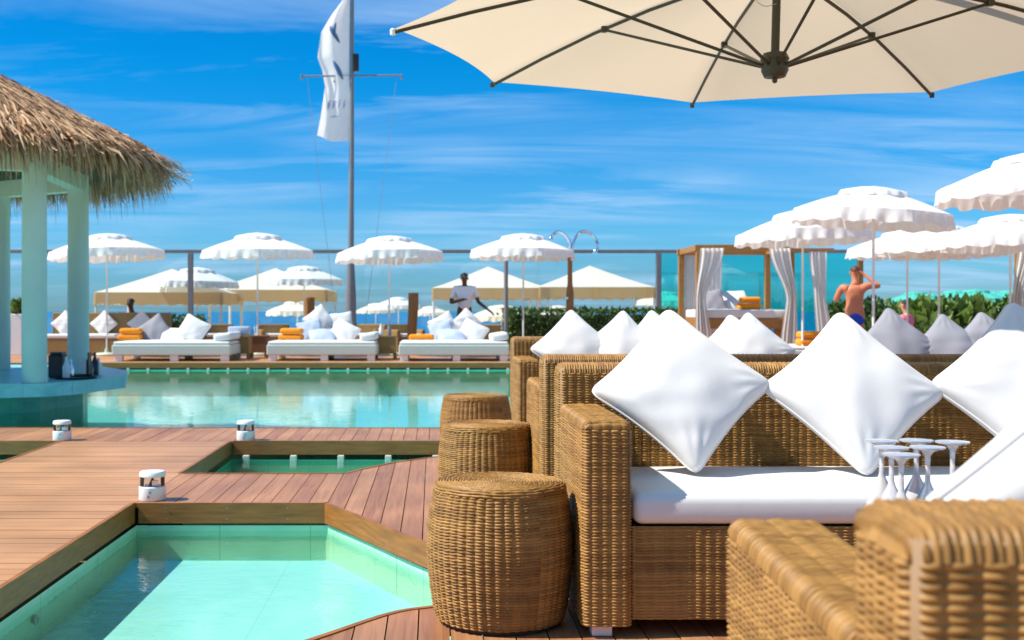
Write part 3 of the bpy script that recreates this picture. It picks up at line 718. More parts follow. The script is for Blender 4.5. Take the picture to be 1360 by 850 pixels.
# ------------------------------------------------------------------ big cream parasol overhead
def make_parasol():
    c = Vector((1.4843, 5.0562, 2.1387)); n = Vector((.0242, -.0082, 1)).normalized()
    u = Vector((0, 1, 0)).cross(n).normalized(); v = n.cross(u); Rr = 1.65; a0 = 3.1375
    r = empty('cantilever_parasol', (c.x+2.75, c.y+.2, 0)); tag(r, 'large cream parasol overhead seen from below with dark ribs', 'parasol')
    o0 = Vector(r.location)
    cr = [c+(u*math.cos(a0+k*PI/4)+v*math.sin(a0+k*PI/4))*Rr-o0 for k in range(8)]
    ap = c+n*.32-o0; hub = c-n*.125-o0
    bm = bmesh.new(); NS = 10; va = bm.verts.new(ap); rows = []
    def surf(k, f, t):    # sector k, f across, t outwards
        a, b = cr[k], cr[(k+1) % 8]
        e = a.lerp(b, f); e = e+(c-o0-e)*(.035*4*f*(1-f))     # the hem is pulled in between the ribs
        p = ap.lerp(e, t); p += n*(.05*math.sin(PI*t)*1.0)
        p -= n*.045*4*f*(1-f)*t*(1-t)*2
        return p
    for k in range(8):
        cols = []
        for i in range(NS):
            cols.append([bm.verts.new(surf(k, i/NS, (j+1)/12)) for j in range(12)])
        rows += cols
    nn = len(rows)
    for i in range(nn):
        a, b = rows[i], rows[(i+1) % nn]
        bm.faces.new((va, a[0], b[0]))
        for j in range(11): bm.faces.new((a[j], a[j+1], b[j+1], b[j]))
    bmesh.ops.recalc_face_normals(bm, faces=bm.faces[:])
    me = bpy.data.meshes.new('canopy'); bm.to_mesh(me); bm.free()
    for p in me.polygons: p.use_smooth = True
    me.set_sharp_from_angle(angle=R(25)) if hasattr(me, 'set_sharp_from_angle') else None
    link('canopy', me, M['parasol'], r)
    for k in range(8):
        pts = [surf(k, 0, t)-n*.016 for t in (0.03, .2, .4, .6, .8, .97, 1.005)]
        rb = MB().tube(pts, .0085, 6).build('rib', M['dark_metal'], r, True)
        tip = MB().lathe([(0, -.012), (.012, -.01), (.013, .012), (.008, .018), (0, .019)], 12).build('rib_tip', M['white_plastic'] if k == 0 else M['dark_metal'], rb, True)
        tip.location = pts[-1]
        MB().tube([hub+(cr[k]-(c-o0)).normalized()*.05, surf(k, 0, .56)-n*.02], .0075, 6).build('strut', M['dark_metal'], r, True)
        j = MB().box(surf(k, 0, .56)-n*.018, (.03, .03, .03), bev=.004).build('strut_joint', M['dark_metal'], r)
    MB().tube([hub, ap+n*.12], .018, 14).build('centre_pole', M['dark_metal'], r, True)
    h = MB().lathe([(0, -.075), (.010, -.07), (.012, -.055), (.045, -.048), (.058, -.02), (.055, .015), (.062, .03), (.05, .055), (.02, .06), (0, .06)], 20).build('hub', M['dark_metal'], r, True); h.location = hub
    MB().tube([ap+n*.12, ap+n*.22+Vector((1.2, .1, .02)), Vector((.02, 0, 2.62))], .028, 12).build('arm', M['dark_metal'], r, True)
    MB().tube([(0, 0, .04), (0, 0, 2.75)], .04, 16).build('mast', M['dark_metal'], r, True)
    MB().box((0, 0, .03), (.9, .9, .06), bev=.01).build('base_plate', M['dark_metal'], r)
    # thin pull cord below the cloth
    x0 = ap-Vector((.05, 0, .02))
    pts = [ap+Vector((-.12, -.1, -.05)), ap+Vector((-.125, -.1, -.17)), ap+Vector((-.09, -.1, -.21)), ap+Vector((-.04, -.08, -.20)), ap+Vector((-.012, -.03, -.18))]
    MB().tube([Vector(p) for p in catmull([tuple(p) for p in pts], 8)], .0016, 5).build('cord', M['steel'], r, True)
make_parasol()

# ------------------------------------------------------------------ white frilled beach umbrellas
def umbrella_meshes(m, Rr=1.1, drop=.33, val=.19, frill=True, seed=0):
    NS = 12; NR = 9; ka = 8
    V = []; 
    def hem(f):    # radius factor across a panel
        return 1-.05*4*f*(1-f)
    ns = NS*ka
    th = np.arange(ns)/ns*2*PI; f = (np.arange(ns) % NS)/NS
    t = np.linspace(0.02, 1, NR)
    rad = Rr*hem(f)[:, None]*t[None]
    z = -drop*(t[None]**1.5)-.02*4*(f*(1-f))[:, None]*np.sin(PI*t)[None]
    P = np.stack([rad*np.cos(th)[:, None], rad*np.sin(th)[:, None], z+0*rad], -1)
    can = (P.reshape(-1, 3), grid_faces(ns, NR, True))
    # valance: a pleated skirt with a scalloped hem
    n2 = 16*ka*3; th2 = np.arange(n2)/n2*2*PI; f2_ = (th2/(2*PI)*ka) % 1
    nv = 5; tv = np.linspace(0, 1, nv)
    sc_ = val*(.78+.22*np.abs(np.sin(th2/(2*PI)*ka*2*PI)))
    rad0 = Rr*hem(f2_)
    rip = np.sin(th2*ka*4+np.sin(th2*5))*.022+np.sin(th2*ka*1.5+1)*.018
    rr = rad0[:, None]+(.012+.02*tv[None])+rip[:, None]*tv[None]
    zz = -drop-sc_[:, None]*tv[None]
    P2 = np.stack([rr*np.cos(th2)[:, None], rr*np.sin(th2)[:, None], zz], -1)
    va = (P2.reshape(-1, 3), grid_faces(n2, nv, True))
    # vent cap with a frilled edge
    n3 = 96; th3 = np.arange(n3)/n3*2*PI; t3 = np.array([.02, .5, .9, 1.0, 1.06])
    rc = .40*Rr
    zc = np.array([.055, .03, -.015, -.035, -.095])
    fr = np.sin(th3*15+np.sin(th3*3))*.020+np.sin(th3*8+1)*.012
    P3 = np.stack([(rc*t3[None]+fr[:, None]*np.array([0, 0, .2, .7, 1])[None])*np.cos(th3)[:, None], (rc*t3[None]+fr[:, None]*np.array([0, 0, .2, .7, 1])[None])*np.sin(th3)[:, None],
                   zc[None]+np.abs(fr)[:, None]*np.array([0, 0, .3, .5, .1])[None]], -1)
    vc = (P3.reshape(-1, 3), grid_faces(n3, 5, True))
    return can, va, vc
UM = {}
def umbrella(px_, top, half, label, group, Rr=1.1, z0=0.0, tilt=(0, 0), m='canvas_white', base=True, detail=True, drop=.33, val=.19, rz=.3, d=None):
    d = d or Rr*F/half
    tp = at(px_, top, d)
    r = empty('beach_umbrella', (tp.x, tp.y, z0), rz); tag(r, label, 'umbrella', group)
    key = (m, Rr, drop, val)
    H = tp.z-z0-.07; tw_ = (random.uniform(-.035, .035), random.uniform(-.035, .035))
    if key not in UM:
        can, va, vc = umbrella_meshes(m, Rr, drop, val)
        oc = np_mesh('canopy', *can, M[m], r); ov = np_mesh('valance', *va, M[m], r); oq = np_mesh('vent_cap', *vc, M[m], r)
        rib = None
        mb = MB()
        for k in range(8): mb.tube([(0, 0, -.03), (Rr*.5*math.cos(k*PI/4), Rr*.5*math.sin(k*PI/4), -.03-drop*.42), (Rr*.98*math.cos(k*PI/4), Rr*.98*math.sin(k*PI/4), -drop-.012)], .007, 4)
        orb = mb.build('rib_frame', M['white_paint'], r)
        UM[key] = [oc.data, ov.data, oq.data, orb.data]; obs = [oc, ov, oq, orb]
    else:
        obs = [link(nm, me, None, r) for nm, me in zip(('canopy', 'valance', 'vent_cap', 'rib_frame'), UM[key])]
    for o in obs:
        o.location = (0, 0, H); o.rotation_euler = (R(tilt[0])+tw_[0], R(tilt[1])+tw_[1], 0)
    MB().tube([(0, 0, .02), (0, 0, H+.02)], .019 if detail else .03, 10).build('pole', M['white_paint'], r, True)
    if base: MB().lathe([(0, 0), (.24, 0), (.25, .03), (.22, .06), (.05, .075), (.035, .16), (0, .16)], 24).build('base', M['stone'], r, True)
    return r
UG = 'white frilled umbrellas on the far terrace'
umbrella(142, 309, 74, 'white frilled umbrella above the leftmost daybed, partly behind a column', UG, d=25.2, Rr=1.19)
umbrella(342, 308, 72, 'white frilled umbrella between the first fence post and the flag mast', UG, rz=.1, d=25.4, Rr=1.18)
umbrella(517, 312, 72, 'white frilled umbrella just right of the flag mast', UG, rz=.5, d=25.4, Rr=1.18)
umbrella(695, 309, 68, 'white frilled umbrella left of the shower', UG, rz=.2, d=25.6, Rr=1.15)
umbrella(1066, 277, 88, 'white frilled umbrella above the canopy bed, left of a larger one', UG, rz=.35)
umbrella(1160, 246, 103, 'big white frilled umbrella above the shirtless man', UG, rz=.05, tilt=(0, 3))
umbrella(1378, 200, 126, 'white frilled umbrella cut off by the right frame edge, highest of all', UG, rz=.2)
umbrella(1342, 283, 92, 'white frilled umbrella under the cut-off one at the right edge', UG, rz=.55)
umbrella(1247, 296, 82, 'white frilled umbrella in the middle of the right cluster, above the middle grey pillow', UG, rz=.3)
umbrella(1205, 304, 76, 'white frilled umbrella lowest in the right cluster, half hidden by its neighbours', UG, rz=.7)
BG = 'umbrellas down on the beach'
umbrella(262, 354, 60, 'white umbrella beyond the glass in front of the leftmost beige tent', BG, z0=-.9, base=False, d=32, rz=.25)
umbrella(404, 352, 58, 'white umbrella beyond the glass left of the flag mast, over a beige tent', BG, z0=-.9, base=False, d=33)
umbrella(529, 394, 30, 'small white umbrella by the sea, right of the flag mast', BG, z0=-.9, base=False, d=57, detail=False)
for px_, top, hf, d_, lb in [(499, 402, 24, 66, 'small beige umbrella by the sea between mast and carved post'), (571, 406, 20, 70, 'tiny beige umbrella by the sea right of the carved post'),
                             (666, 404, 42, 40, 'beige umbrella under the tent behind the attendant'), (885, 386, 36, 44, 'beige umbrella behind the left edge of the turquoise glass'), (395, 398, 40, 42, 'beige umbrella under the tent left of the mast'), (742, 405, 32, 52, 'beige umbrella in the gap between the two beige tents')]:
    umbrella(px_, top, hf, lb, BG, z0=-.9, m='canvas_beige', base=False, d=d_, Rr=1.1, detail=False)
for px_, top, hf, d_, lb in [(1216, 386, 26, 50, 'turquoise umbrella on the beach above the shrubs, leftmost'), (1236, 389, 32, 44, 'turquoise umbrella on the beach in front of the leftmost turquoise one'), (1270, 384, 30, 46, 'turquoise umbrella on the beach behind the middle grey pillow'),
                             (1296, 383, 34, 44, 'turquoise umbrella on the beach in the middle of its row'), (1322, 386, 32, 47, 'turquoise umbrella on the beach right of the middle of its row'), (1345, 384, 30, 45, 'turquoise umbrella on the beach, last one before the frame edge')]:
    umbrella(px_, top, hf, lb, 'turquoise umbrellas on the beach', z0=-.9, m='canvas_turq', base=False, d=d_, Rr=1.1, detail=False)

# ------------------------------------------------------------------ beige pavilion tents on the beach
def make_tent():
    r = empty('canopy_tent'); w = 1.55; he = 2.45
    bm = bmesh.new(); n = 10; tp = bm.verts.new((0, 0, he+.70)); rows = []
    cs = [(-w, -w), (w, -w), (w, w), (-w, w)]
    for k in range(4):
        a = Vector(cs[k]); b = Vector(cs[(k+1) % 4])
        for i in range(n):
            e = a.lerp(b, i/n); rows.append([bm.verts.new((e.x*t, e.y*t, he+.70*(1-t)**1.12)) for t in (.06, .3, .55, .8, 1.0)])
    nn = len(rows)
    for i in range(nn):
        a, b = rows[i], rows[(i+1) % nn]; bm.faces.new((tp, a[0], b[0]))
        for j in range(4): bm.faces.new((a[j], a[j+1], b[j+1], b[j]))
    me = bpy.data.meshes.new('canopy'); bm.to_mesh(me); bm.free(); link('canopy', me, M['canvas_beige'], r)
    n2 = 160; per = [Vector(cs[int(i/40)]).lerp(Vector(cs[(int(i/40)+1) % 4]), (i % 40)/40) for i in range(n2)]
    P = np.array([[[p.x*1.006, p.y*1.006, he-.003], [p.x*1.012, p.y*1.012, he-.24], [p.x*(1.014), p.y*1.014, he-.36+.05*abs(math.sin(i*PI/5))]] for i, p in enumerate(per)])
    np_mesh('valance', P.reshape(-1, 3), grid_faces(n2, 3, True), M['tent_valance'], r, False)
    for x_, y_ in cs: MB().tube([(x_*.98, y_*.98, 0), (x_*.98, y_*.98, he-.01)], .035, 8).build('leg', M['white_paint'], r)
    return r
TG = 'beige canopy tents on the beach'
tn = None
for px_, pk, d_, lb in [(229, 357, 33.5, 'beige canopy tent at the left behind the fence post'), (366, 356, 36, 'beige canopy tent behind a white umbrella left of the mast'), (648, 354, 36.5, 'beige canopy tent behind the attendant in white'), (783, 353, 36.5, 'beige canopy tent behind the shower post')]:
    if tn is None: tn = make_tent(); o = tn
    else: o = copy_tree(tn)
    p = at(px_, pk, d_); o.location = (p.x, p.y, p.z-3.15); tag(o, lb, 'tent', TG)
    if px_ < 400: o.scale = (1.12, 1.12, 1)

# ------------------------------------------------------------------ glass windscreen
def screen_panel(x0, x1, m, label, y_=30.0):
    r = empty('glass_screen', (x0, y_, 0)); tag(r, label, 'glass screen', 'glass screens along the terrace')
    w = x1-x0
    MB().box((w/2, 0, 1.27), (w-.1, .014, 2.36)).build('pane', m, r)
    MB().box((w/2, 0, 2.50), (w-.002, .09, .09), bev=.01).build('top_rail', M['grey_metal'], r)
    MB().box((0, 0, 1.225), (.13, .13, 2.45), bev=.01).build('post', M['grey_metal'], r)
    MB().box((w/2, 0, .06), (w-.15, .07, .06)).build('bottom_rail', M['grey_metal'], r)
screen_panel(-16.3, -6.23, M['clear_glass'], 'clear glass windscreen with a grey rail behind the left daybed and the bar')
screen_panel(-6.23, 5.80, M['clear_glass'], 'clear glass windscreen with a grey rail behind mast and shower')
screen_panel(5.80, 10.95, M['turq_glass'], 'turquoise glass windscreen behind the canopy bed')
p_ = MB().box((0, 0, 1.225), (.13, .13, 2.45), bev=.01).build('fence_post', M['brown_wood']); p_.location = (10.98, 30, 0); tag(p_, 'brown post at the right end of the turquoise glass', 'post')

# ------------------------------------------------------------------ flag mast
def make_mast():
    X0, Y0 = -1.97, 28.0
    r = empty('flag_mast', (X0, Y0, 0)); tag(r, 'tall grey flag mast with crossbar and guy wires rising from the terrace', 'mast')
    MB().tube([(0, 0, 0), (0, 0, 1.3), (.0, 0, 2.3), (.02, 0, 5), (.03, 0, 9.6)], [.14, .13, .075, .06, .045], 14).build('pole', M['grey_metal'], r, True)
    MB().lathe([(0, 0), (.26, 0), (.26, .03), (.16, .05), (.15, .2), (0, .2)], 20).build('foot', M['grey_metal'], r, True)
    cb = MB().tube([(-1.18, 0, 6.6), (1.22, 0, 6.62)], .022, 8).build('crossbar', M['grey_metal'], r, True)
    for x_ in (-1.18, 1.22): MB().box((x_, 0, 6.58), (.05, .06, .12), bev=.01).build('crossbar_end', M['grey_metal'], cb)
    MB().box((.13, 0, 6.92), (.13, .16, .42), bev=.015).build('loudspeaker', M['black'], r)
    MB().tube([(-1.05, 0, 6.58), (-.30, 0, .3)], .006, 5).build('guy_wire', M['steel'], r)
    MB().tube([(1.1, 0, 6.58), (.30, 0, .3)], .006, 5).build('guy_wire', M['steel'], r)
    f = empty('flag', (X0, Y0, 0)); tag(f, 'long white flag with two blue strokes flying from the mast', 'flag')
    # cloth: (fraction down, left edge offset in px) read along its free edge
    prof = [(-.10, 2), (0, 10), (.10, 24), (.22, 38), (.40, 43), (.50, 36), (.62, 32), (.80, 36), (1.0, 42)]
    zt, zb = 8.43, 5.06
    nu, nv = 26, 60
    us = np.linspace(0, 1, nu); vs = np.linspace(-.10, 1, nv)
    wv = np.interp(vs, [p[0] for p in prof], [p[1] for p in prof])*28/F
    def cloth(u, v, w):
        x_ = -.04-u*w; z_ = zt+(zb-zt)*v-.10*u*np.clip((v-.85)/.15, 0, 1)*np.sin(u*5)
        y_ = .16*np.sin(u*7.5+v*3.0)*u+.05*np.sin(v*9+u*4)
        return x_, y_, z_
    U, Vv = np.meshgrid(us, vs, indexing='ij'); Wv = np.repeat(wv[None], nu, 0)
    x_, y_, z_ = cloth(U, Vv, Wv)
    P = np.stack([x_, y_, z_], -1)
    fc = np_mesh('cloth', P.reshape(-1, 3), grid_faces(nu, nv), M['flag'], f)
    def mark(name, pts, wid, m):      # a print laid on the cloth along flag coordinates (u, v)
        pts = catmull(pts, 6); vsq = []; 
        for i, (u, v) in enumerate(pts):
            a = pts[max(i-1, 0)]; b = pts[min(i+1, len(pts)-1)]
            w = np.interp(v, vs, wv); dx, dz = -(b[0]-a[0])*w, (b[1]-a[1])*(zb-zt); l = math.hypot(dx, dz) or 1
            wd = wid*math.sin(PI*(i+.6)/(len(pts)+.2))
            for s_ in (-1, 1):
                uu = u+s_*(dz/l*wd)/(-w)*1; vv = v+s_*(-dx/l*wd)/(zb-zt)
                cx_, cy_, cz_ = cloth(uu, vv, np.interp(vv, vs, wv)); vsq.append((cx_, cy_-.03, cz_))
        q = [(2*i, 2*i+1, 2*i+3, 2*i+2) for i in range(len(pts)-1)]
        o = np_mesh(name, np.array(vsq), np.array(q), m, f, False); s2_ = o.modifiers.new('t', 'SOLIDIFY'); s2_.thickness = .002
    mark('print_stroke', [(.72, .19), (.5, .25), (.30, .31)], .05, M['flag_blue'])
    mark('print_stroke', [(.52, .17), (.50, .22), (.45, .27)], .03, M['flag_blue'])
    mark('print_stroke', [(.52, .44), (.40, .50), (.24, .57)], .055, M['flag_blue'])
    mark('print_stroke', [(.60, .57), (.60, .59)], .02, M['flag_pale'])
    for u0 in (.80, .62, .42, .22):
        mark('print_letter', [(u0, .715), (u0-.02, .745), (u0, .775)], .026, M['flag_pale'])
        mark('print_letter', [(u0-.03, .715), (u0-.09, .716)], .02, M['flag_pale'])
    mark('print_letter', [(.68, .83), (.34, .83)], .02, M['flag_pale'])
make_mast()

# ------------------------------------------------------------------ outdoor shower, posts
def make_shower():
    p = at(757, 300, 26.0); r = empty('outdoor_shower', (p.x, p.y, 0)); tag(r, 'outdoor shower post with two curved chrome arms by the hedge', 'shower')
    MB().tube([(0, 0, 0), (0, 0, 1.35), (0, 0, 1.6), (0, 0, 2.35)], [.085, .085, .055, .05], 12).build('post', M['brown_wood'], r, True)
    MB().tube([(0, 0, 2.3), (0, 0, 2.5)], .045, 12).build('collar', M['chrome'], r, True)
    k = 26/F
    for pts in ([(757, 338), (756, 322), (750, 312), (741, 308), (733, 313), (731, 318)], [(759, 338), (762, 320), (770, 309), (780, 308), (789, 315), (794, 327), (790, 335)]):
        c = catmull([((x_-757)*k, -.05, EYE-(y_-CY)*k) for x_, y_ in pts], 6)
        a = MB().tube([Vector(q) for q in c], .028, 8).build('shower_arm', M['chrome'], r, True)
        hd = MB().lathe([(0, .05), (.03, .05), (.06, 0), (.06, -.02), (0, -.02)], 16).build('shower_head', M['chrome'], a, True); hd.location = tuple(c[-1])
    kn = MB().lathe([(0, -.04), (.05, -.03), (.05, .03), (0, .04)], 14).build('valve', M['chrome'], r, True); kn.location = (-.09, -.06, 1.25)
make_shower()
def carved_post(px_, top, w_px, d, label):
    p = at(px_, top, d); w = w_px*d/F
    r = empty('wooden_post', (p.x, p.y, 0)); tag(r, label, 'post')
    MB().tube([(-.04, 0, 0), (-.03, 0, p.z*.4), (0, 0, p.z*.8), (0, 0, p.z-.03)], [w*.42, w*.46, w*.5, w*.5], 9).build('trunk', M['brown_wood'], r, True)
    MB().lathe([(0, 0), (w*.52, 0), (w*.5, .03), (0, .035)], 9, c=(0, 0, p.z-.03)).build('cap', M['brown_wood'], r, True)
carved_post(549, 389, 14, 25.6, 'thick brown wooden post left of the attendant')
carved_post(411, 395, 14, 27, 'thick brown wooden post behind the middle daybed, left of the mast')
p = at(672, 345, 27); o = MB().tube([(0, 0, 0), (0, 0, 2.15)], .05, 10).build('support_pole', M['grey_metal'], None, True); o.location = (p.x, p.y, 0); tag(o, 'slim dark pole behind the umbrella left of the shower', 'pole')

# ------------------------------------------------------------------ daybeds with pillows and towels
def make_daybed():
    r = empty('daybed'); w, dp = 2.16, 1.5
    MB().box((0, dp/2, .215), (w, dp, .20), bev=.02).build('platform', M['dimmed_daybed_white'], r)
    cushion_mb(-w/2+.02, w/2-.02, .02, dp-.02, .318, .375).build('mattress', M['white_cloth'], r, True)
    for x_ in (-w/2+.11, .05, w/2-.11):
        for y_ in (.09, dp-.09): MB().box((x_, y_, .058), (.15, .12, .116), bev=.006).build('leg', M['white_paint'], r)
    MB().box((w/2-.17, .75, .46), (.34, 1.2, .15), Matrix.Rotation(R(-9), 4, 'Y'), bev=.05, seg=3).build('headrest', M['white_cloth'], r, True)
    return r
def towels(pos, n, label, rz=0.0, w=.36):
    r = empty('towel_stack', pos, rz); tag(r, label, 'towels', 'stacks of orange towels')
    for k in range(n):
        mb = MB(); prof = [(.5, .5), (1, .0), (.5, -.5)]
        wk = w*(1-.10*k+.06*random.random())
        mb.box((random.uniform(-.015, .015), random.uniform(-.01, .01), .062+.122*k), (wk, .28, .116), bev=.048, seg=4)
        mb.build('folded_towel', M['orange'], r, True)
    return r
DG = 'white daybeds'
db = make_daybed()
bxs = [(227, 480, 'white daybed at the left behind the bar, with two stacks of pillows', 1.05), (427, 479.5, 'white daybed in the middle left of the mast foot', .98), (603, 480, 'white daybed nearest the sofas, in front of the attendant', .98)]
PG = 'pillows piled on the daybeds'
for i, (px_, py_, lb, s_) in enumerate(bxs):
    o = db if i == 0 else copy_tree(db)
    d = EYE*F/(py_-CY); p = at(px_, py_, d); o.location = (p.x, p.y, 0); o.scale = (s_, 1, 1); tag(o, lb, 'daybed', DG)
wh = ['leftmost daybed', 'middle daybed', 'daybed before the attendant']
def dpil(px_, py_, d, lb, m='white_cloth', roll=20, lean=35, sc_=1.2, v=0, face=-PI/2):
    return pillow(at(px_, py_, d), face=face, lean=lean, roll=roll, scale=sc_, m=m, v=v, label=lb, group=PG)
d = 23.6
dpil(206, 440, d, 'slanted lilac pillow between orange towels and white pillows on the leftmost daybed', 'grey_cloth', 38, 20, 1.25, 1)
dpil(231, 446, d-.1, 'flat lying white pillow in the middle of the leftmost daybed', 'white_cloth', 5, 60, 1.15, 2)
dpil(256, 439, d-.1, 'slanted white pillow at the right on the leftmost daybed', 'white_cloth', 62, 25, 1.25, 0)
dpil(424, 426, 24.2, 'white pillow standing on a corner on the middle daybed', 'white_cloth', 40, 15, 1.15, 1)
dpil(454, 429, 24.2, 'white pillow upright at the foot of the mast on the middle daybed', 'white_cloth', 8, 15, 1.0, 2)
dpil(412, 440, 23.8, 'white pillow in painted shade next to the orange towels on the middle daybed', 'blue_cloth_and_shade', 15, 30, 1.1, 3)
dpil(428, 448, 23.5, 'white pillow in painted shade lying flat at the front of the middle daybed', 'blue_cloth_and_shade', 3, 62, 1.25, 0)
dpil(456, 443, 23.6, 'white pillow slanting to the right on the middle daybed', 'white_cloth', 60, 30, 1.2, 1)
dpil(590, 434, 24.2, 'white pillow pointing right behind pillows in painted shade before the attendant', 'white_cloth', 30, 15, 1.15, 2)
dpil(619, 430, 24.2, 'white diamond pillow directly in front of the attendant', 'white_cloth', 45, 15, 1.1, 3)
dpil(587, 442, 23.8, 'white pillow in painted shade at the left on the daybed before the attendant', 'blue_cloth_and_shade', 15, 30, 1.1, 1)
dpil(600, 448, 23.5, 'white pillow in painted shade lying flat on the daybed before the attendant', 'blue_cloth_and_shade', 3, 62, 1.3, 2)
dpil(627, 443, 23.6, 'white pillow slanting to the right on the daybed before the attendant', 'white_cloth', 60, 30, 1.2, 0)
def tw(px_, py_, d, n, lb, w=.36):
    p = at(px_, py_, d); towels((p.x, p.y, .378), n, lb, random.uniform(-.15, .15), w)
tw(174, 454, 23.4, 2, 'orange towels stacked on the leftmost daybed', .46)
tw(387, 454, 23.4, 2, 'orange towels stacked at the left of the middle daybed', .46)
tw(561, 454, 23.4, 1, 'orange towel folded on the daybed before the attendant', .48)
# two more daybeds right of the lounge
o = copy_tree(db); p = at(1105, 475, 19.5); o.location = (p.x, 19.3, 0); o.scale = (1, 1, 1); tag(o, 'white daybed behind the lounge sofas below the canopy bed, only its end showing', 'daybed', DG)
towels((at(1076, 470, 19.5).x, 19.5, .378), 2, 'orange towels in front of the canopy bed, left of the largest pillow peak', .1, .42)
o = copy_tree(db); p = at(1240, 470, 24); o.location = (p.x, 24, 0); tag(o, 'white daybed beneath the shrubs behind the grey pillows', 'daybed', DG)
towels((at(1228, 440, 24.3).x, 24.2, .378), 1, 'orange towel right of the person in pink', 0, .6)

# ------------------------------------------------------------------ canopy bed (cabana) with tied curtains
def curtain(top, tie, bot, wt, wtie, wb, name, parent):
    n = 26; m_ = 20; P = np.zeros((n, m_, 3))
    for j in range(m_):
        t = j/(m_-1)
        if t < .62: k = t/.62; e = k*k*(3-2*k); c = Vector(top).lerp(Vector(tie), e); c.z = top[2]+(tie[2]-top[2])*k; w = wt+(wtie-wt)*e
        else: k = (t-.62)/.38; c = Vector(tie).lerp(Vector(bot), k); w = wtie+(wb-wtie)*min(1, k*1.6)
        for i in range(n):
            u = i/(n-1)-.5
            P[i, j] = (c.x+u*w, c.y+math.sin(i*1.3)*.045+math.cos(i*.7+j*.2)*.01, c.z)
    o = np_mesh(name, P.reshape(-1, 3), grid_faces(n, m_), M['curtain'], parent); return o
def make_cabana():
    r = empty('canopy_bed'); W, D, H = 1.78, 1.6, 2.12; 
    for x_ in (0, W):
        for y_ in (0, D): MB().box((x_, y_, H/2), (.11, .11, H), bev=.008).build('post', M['honey_wood'], r)
    for y_ in (0, D): MB().box((W/2, y_, H+.061), (W+.16, .10, .12), bev=.008).build('beam', M['honey_wood'], r)
    for x_ in (0, W): MB().box((x_, D/2, H+.06), (.09, D-.11, .112), bev=.008).build('side_beam', M['honey_wood'], r)
    MB().box((W/2, D/2, .72), (W-.13, D-.1, .2), bev=.01).build('bed_frame', M['honey_wood'], r)
    for x_ in (.2, W-.2):
        for y_ in (.2, D-.2): MB().box((x_, y_, .31), (.12, .12, .62)).build('bed_leg', M['honey_wood'], r)
    cushion_mb(.08, W-.08, .06, D-.06, .822, .99).build('mattress', M['white_cloth'], r, True)
    curtain((.24, -.10, H+.05), (.02, -.10, 1.15), (.10, -.10, .12), .46, .20, .34, 'curtain', r)
    curtain((W-.24, -.10, H+.05), (W-.02, -.10, 1.15), (W-.08, -.10, .12), .42, .20, .34, 'curtain', r)
    curtain((.20, D+.02, H), (.20, D+.02, 1.2), (.20, D+.02, .2), .26, .24, .28, 'curtain', r)
    curtain((W*.36, D+.02, H), (W*.36, D+.02, 1.2), (W*.36, D+.02, .2), .44, .42, .44, 'curtain', r)
    curtain((W+.62, .3, H), (W+.66, .3, 1.2), (W+.80, .3, .2), .36, .24, .34, 'curtain', r)
    MB().box((W+.45, .3, H+.04), (.95, .06, .06)).build('curtain_rail', M['honey_wood'], r)
    return r
cb = make_cabana(); p = at(928, 414, 22.5); cb.location = (p.x, 22.5, 0); tag(cb, 'wooden canopy bed with tied white curtains and a honey coloured beam', 'canopy bed', 'canopy beds')
cb2 = copy_tree(cb); cb2.location = (at(1352, 414, 20).x, 20, 0); cb2.rotation_euler.z = -math.atan2(1352-CX, F)-.02; cb2['label'] = 'canopy bed at the right frame edge, only its corner curtain showing'
p = at(948, 402, 23); dpil(945, 402, 23, 'dark grey pillow on the canopy bed', 'grey_cloth', 10, 30, 1.2, 1)['group'] = 'pillows on the canopy bed'
dpil(975, 400, 23.3, 'white pillow lying behind the orange towels on the canopy bed', 'white_cloth', 5, 50, 1.3, 2)['group'] = 'pillows on the canopy bed'
p = at(995, 410, 22.8); towels((p.x, 22.8, .995), 2, 'orange towels stacked on the canopy bed', 0, .42)

# ------------------------------------------------------------------ far wicker furniture and tables
def make_corner_sofa():
    r = empty('wicker_bench'); L_ = 2.6
    MB().box((0, .72, .48), (L_, .2, .90), bev=.02).build('backrest', M['wicker_plain'], r)
    MB().box((0, .3, .20), (L_, .62, .34), bev=.02).build('seat_base', M['wicker_plain'], r)
    cushion_mb(-L_/2+.03, L_/2-.03, -.02, .60, .372, .46).build('seat_cushion', M['white_cloth'], r, True)
    return r
cs = make_corner_sofa(); p = at(137, 470, 25.2); cs.location = (p.x, 25.2, 0); tag(cs, 'tan wicker bench behind the bar columns with white pillows', 'bench')
for px_, lb in ((86, 'white diamond pillow just left of the second column on the tan bench'), (138, 'white diamond pillow just right of the second column on the tan bench'), (187, 'white diamond pillow above the orange towels on the tan bench')):
    dpil(px_, 430, 25.75, lb, 'white_cloth', 45, 12, .98, px_ % 4)['group'] = 'pillows on the tan bench'
def side_table(px_, d, w, h, label, m='wicker_plain'):
    p = at(px_, 470, d); r = empty('side_table', (p.x, d, 0)); tag(r, label, 'side table', 'side tables between the daybeds')
    MB().box((0, 0, h-.02), (w, w, .04), bev=.006).build('table_top', M[m], r)
    MB().box((0, 0, h/2+.03), (w*.92, w*.92, h-.144), bev=.006).build('table_body', M[m], r)
    for x_ in (-1, 1):
        for y_ in (-1, 1): MB().box((x_*w*.42, y_*w*.42, .05), (.06, .06, .10)).build('leg', M[m], r)
    return r
side_table(319, 23.7, .46, .47, 'brown side table right of the leftmost daybed')
side_table(512, 23.7, .46, .47, 'brown side table between the middle daybed and the next')
side_table(344, 24.3, .40, .46, 'dark side table left of the middle daybed', 'bordeaux')
o = MB().box((0, 0, .09), (.44, .2, .18), bev=.03, seg=3).build('cushion_roll', M['blue_cloth_and_shade'], None, True); p = at(318, 440, 23.7); o.location = (p.x, 23.7, .472); tag(o, 'lilac blue cushion lying on the brown side table', 'cushion')
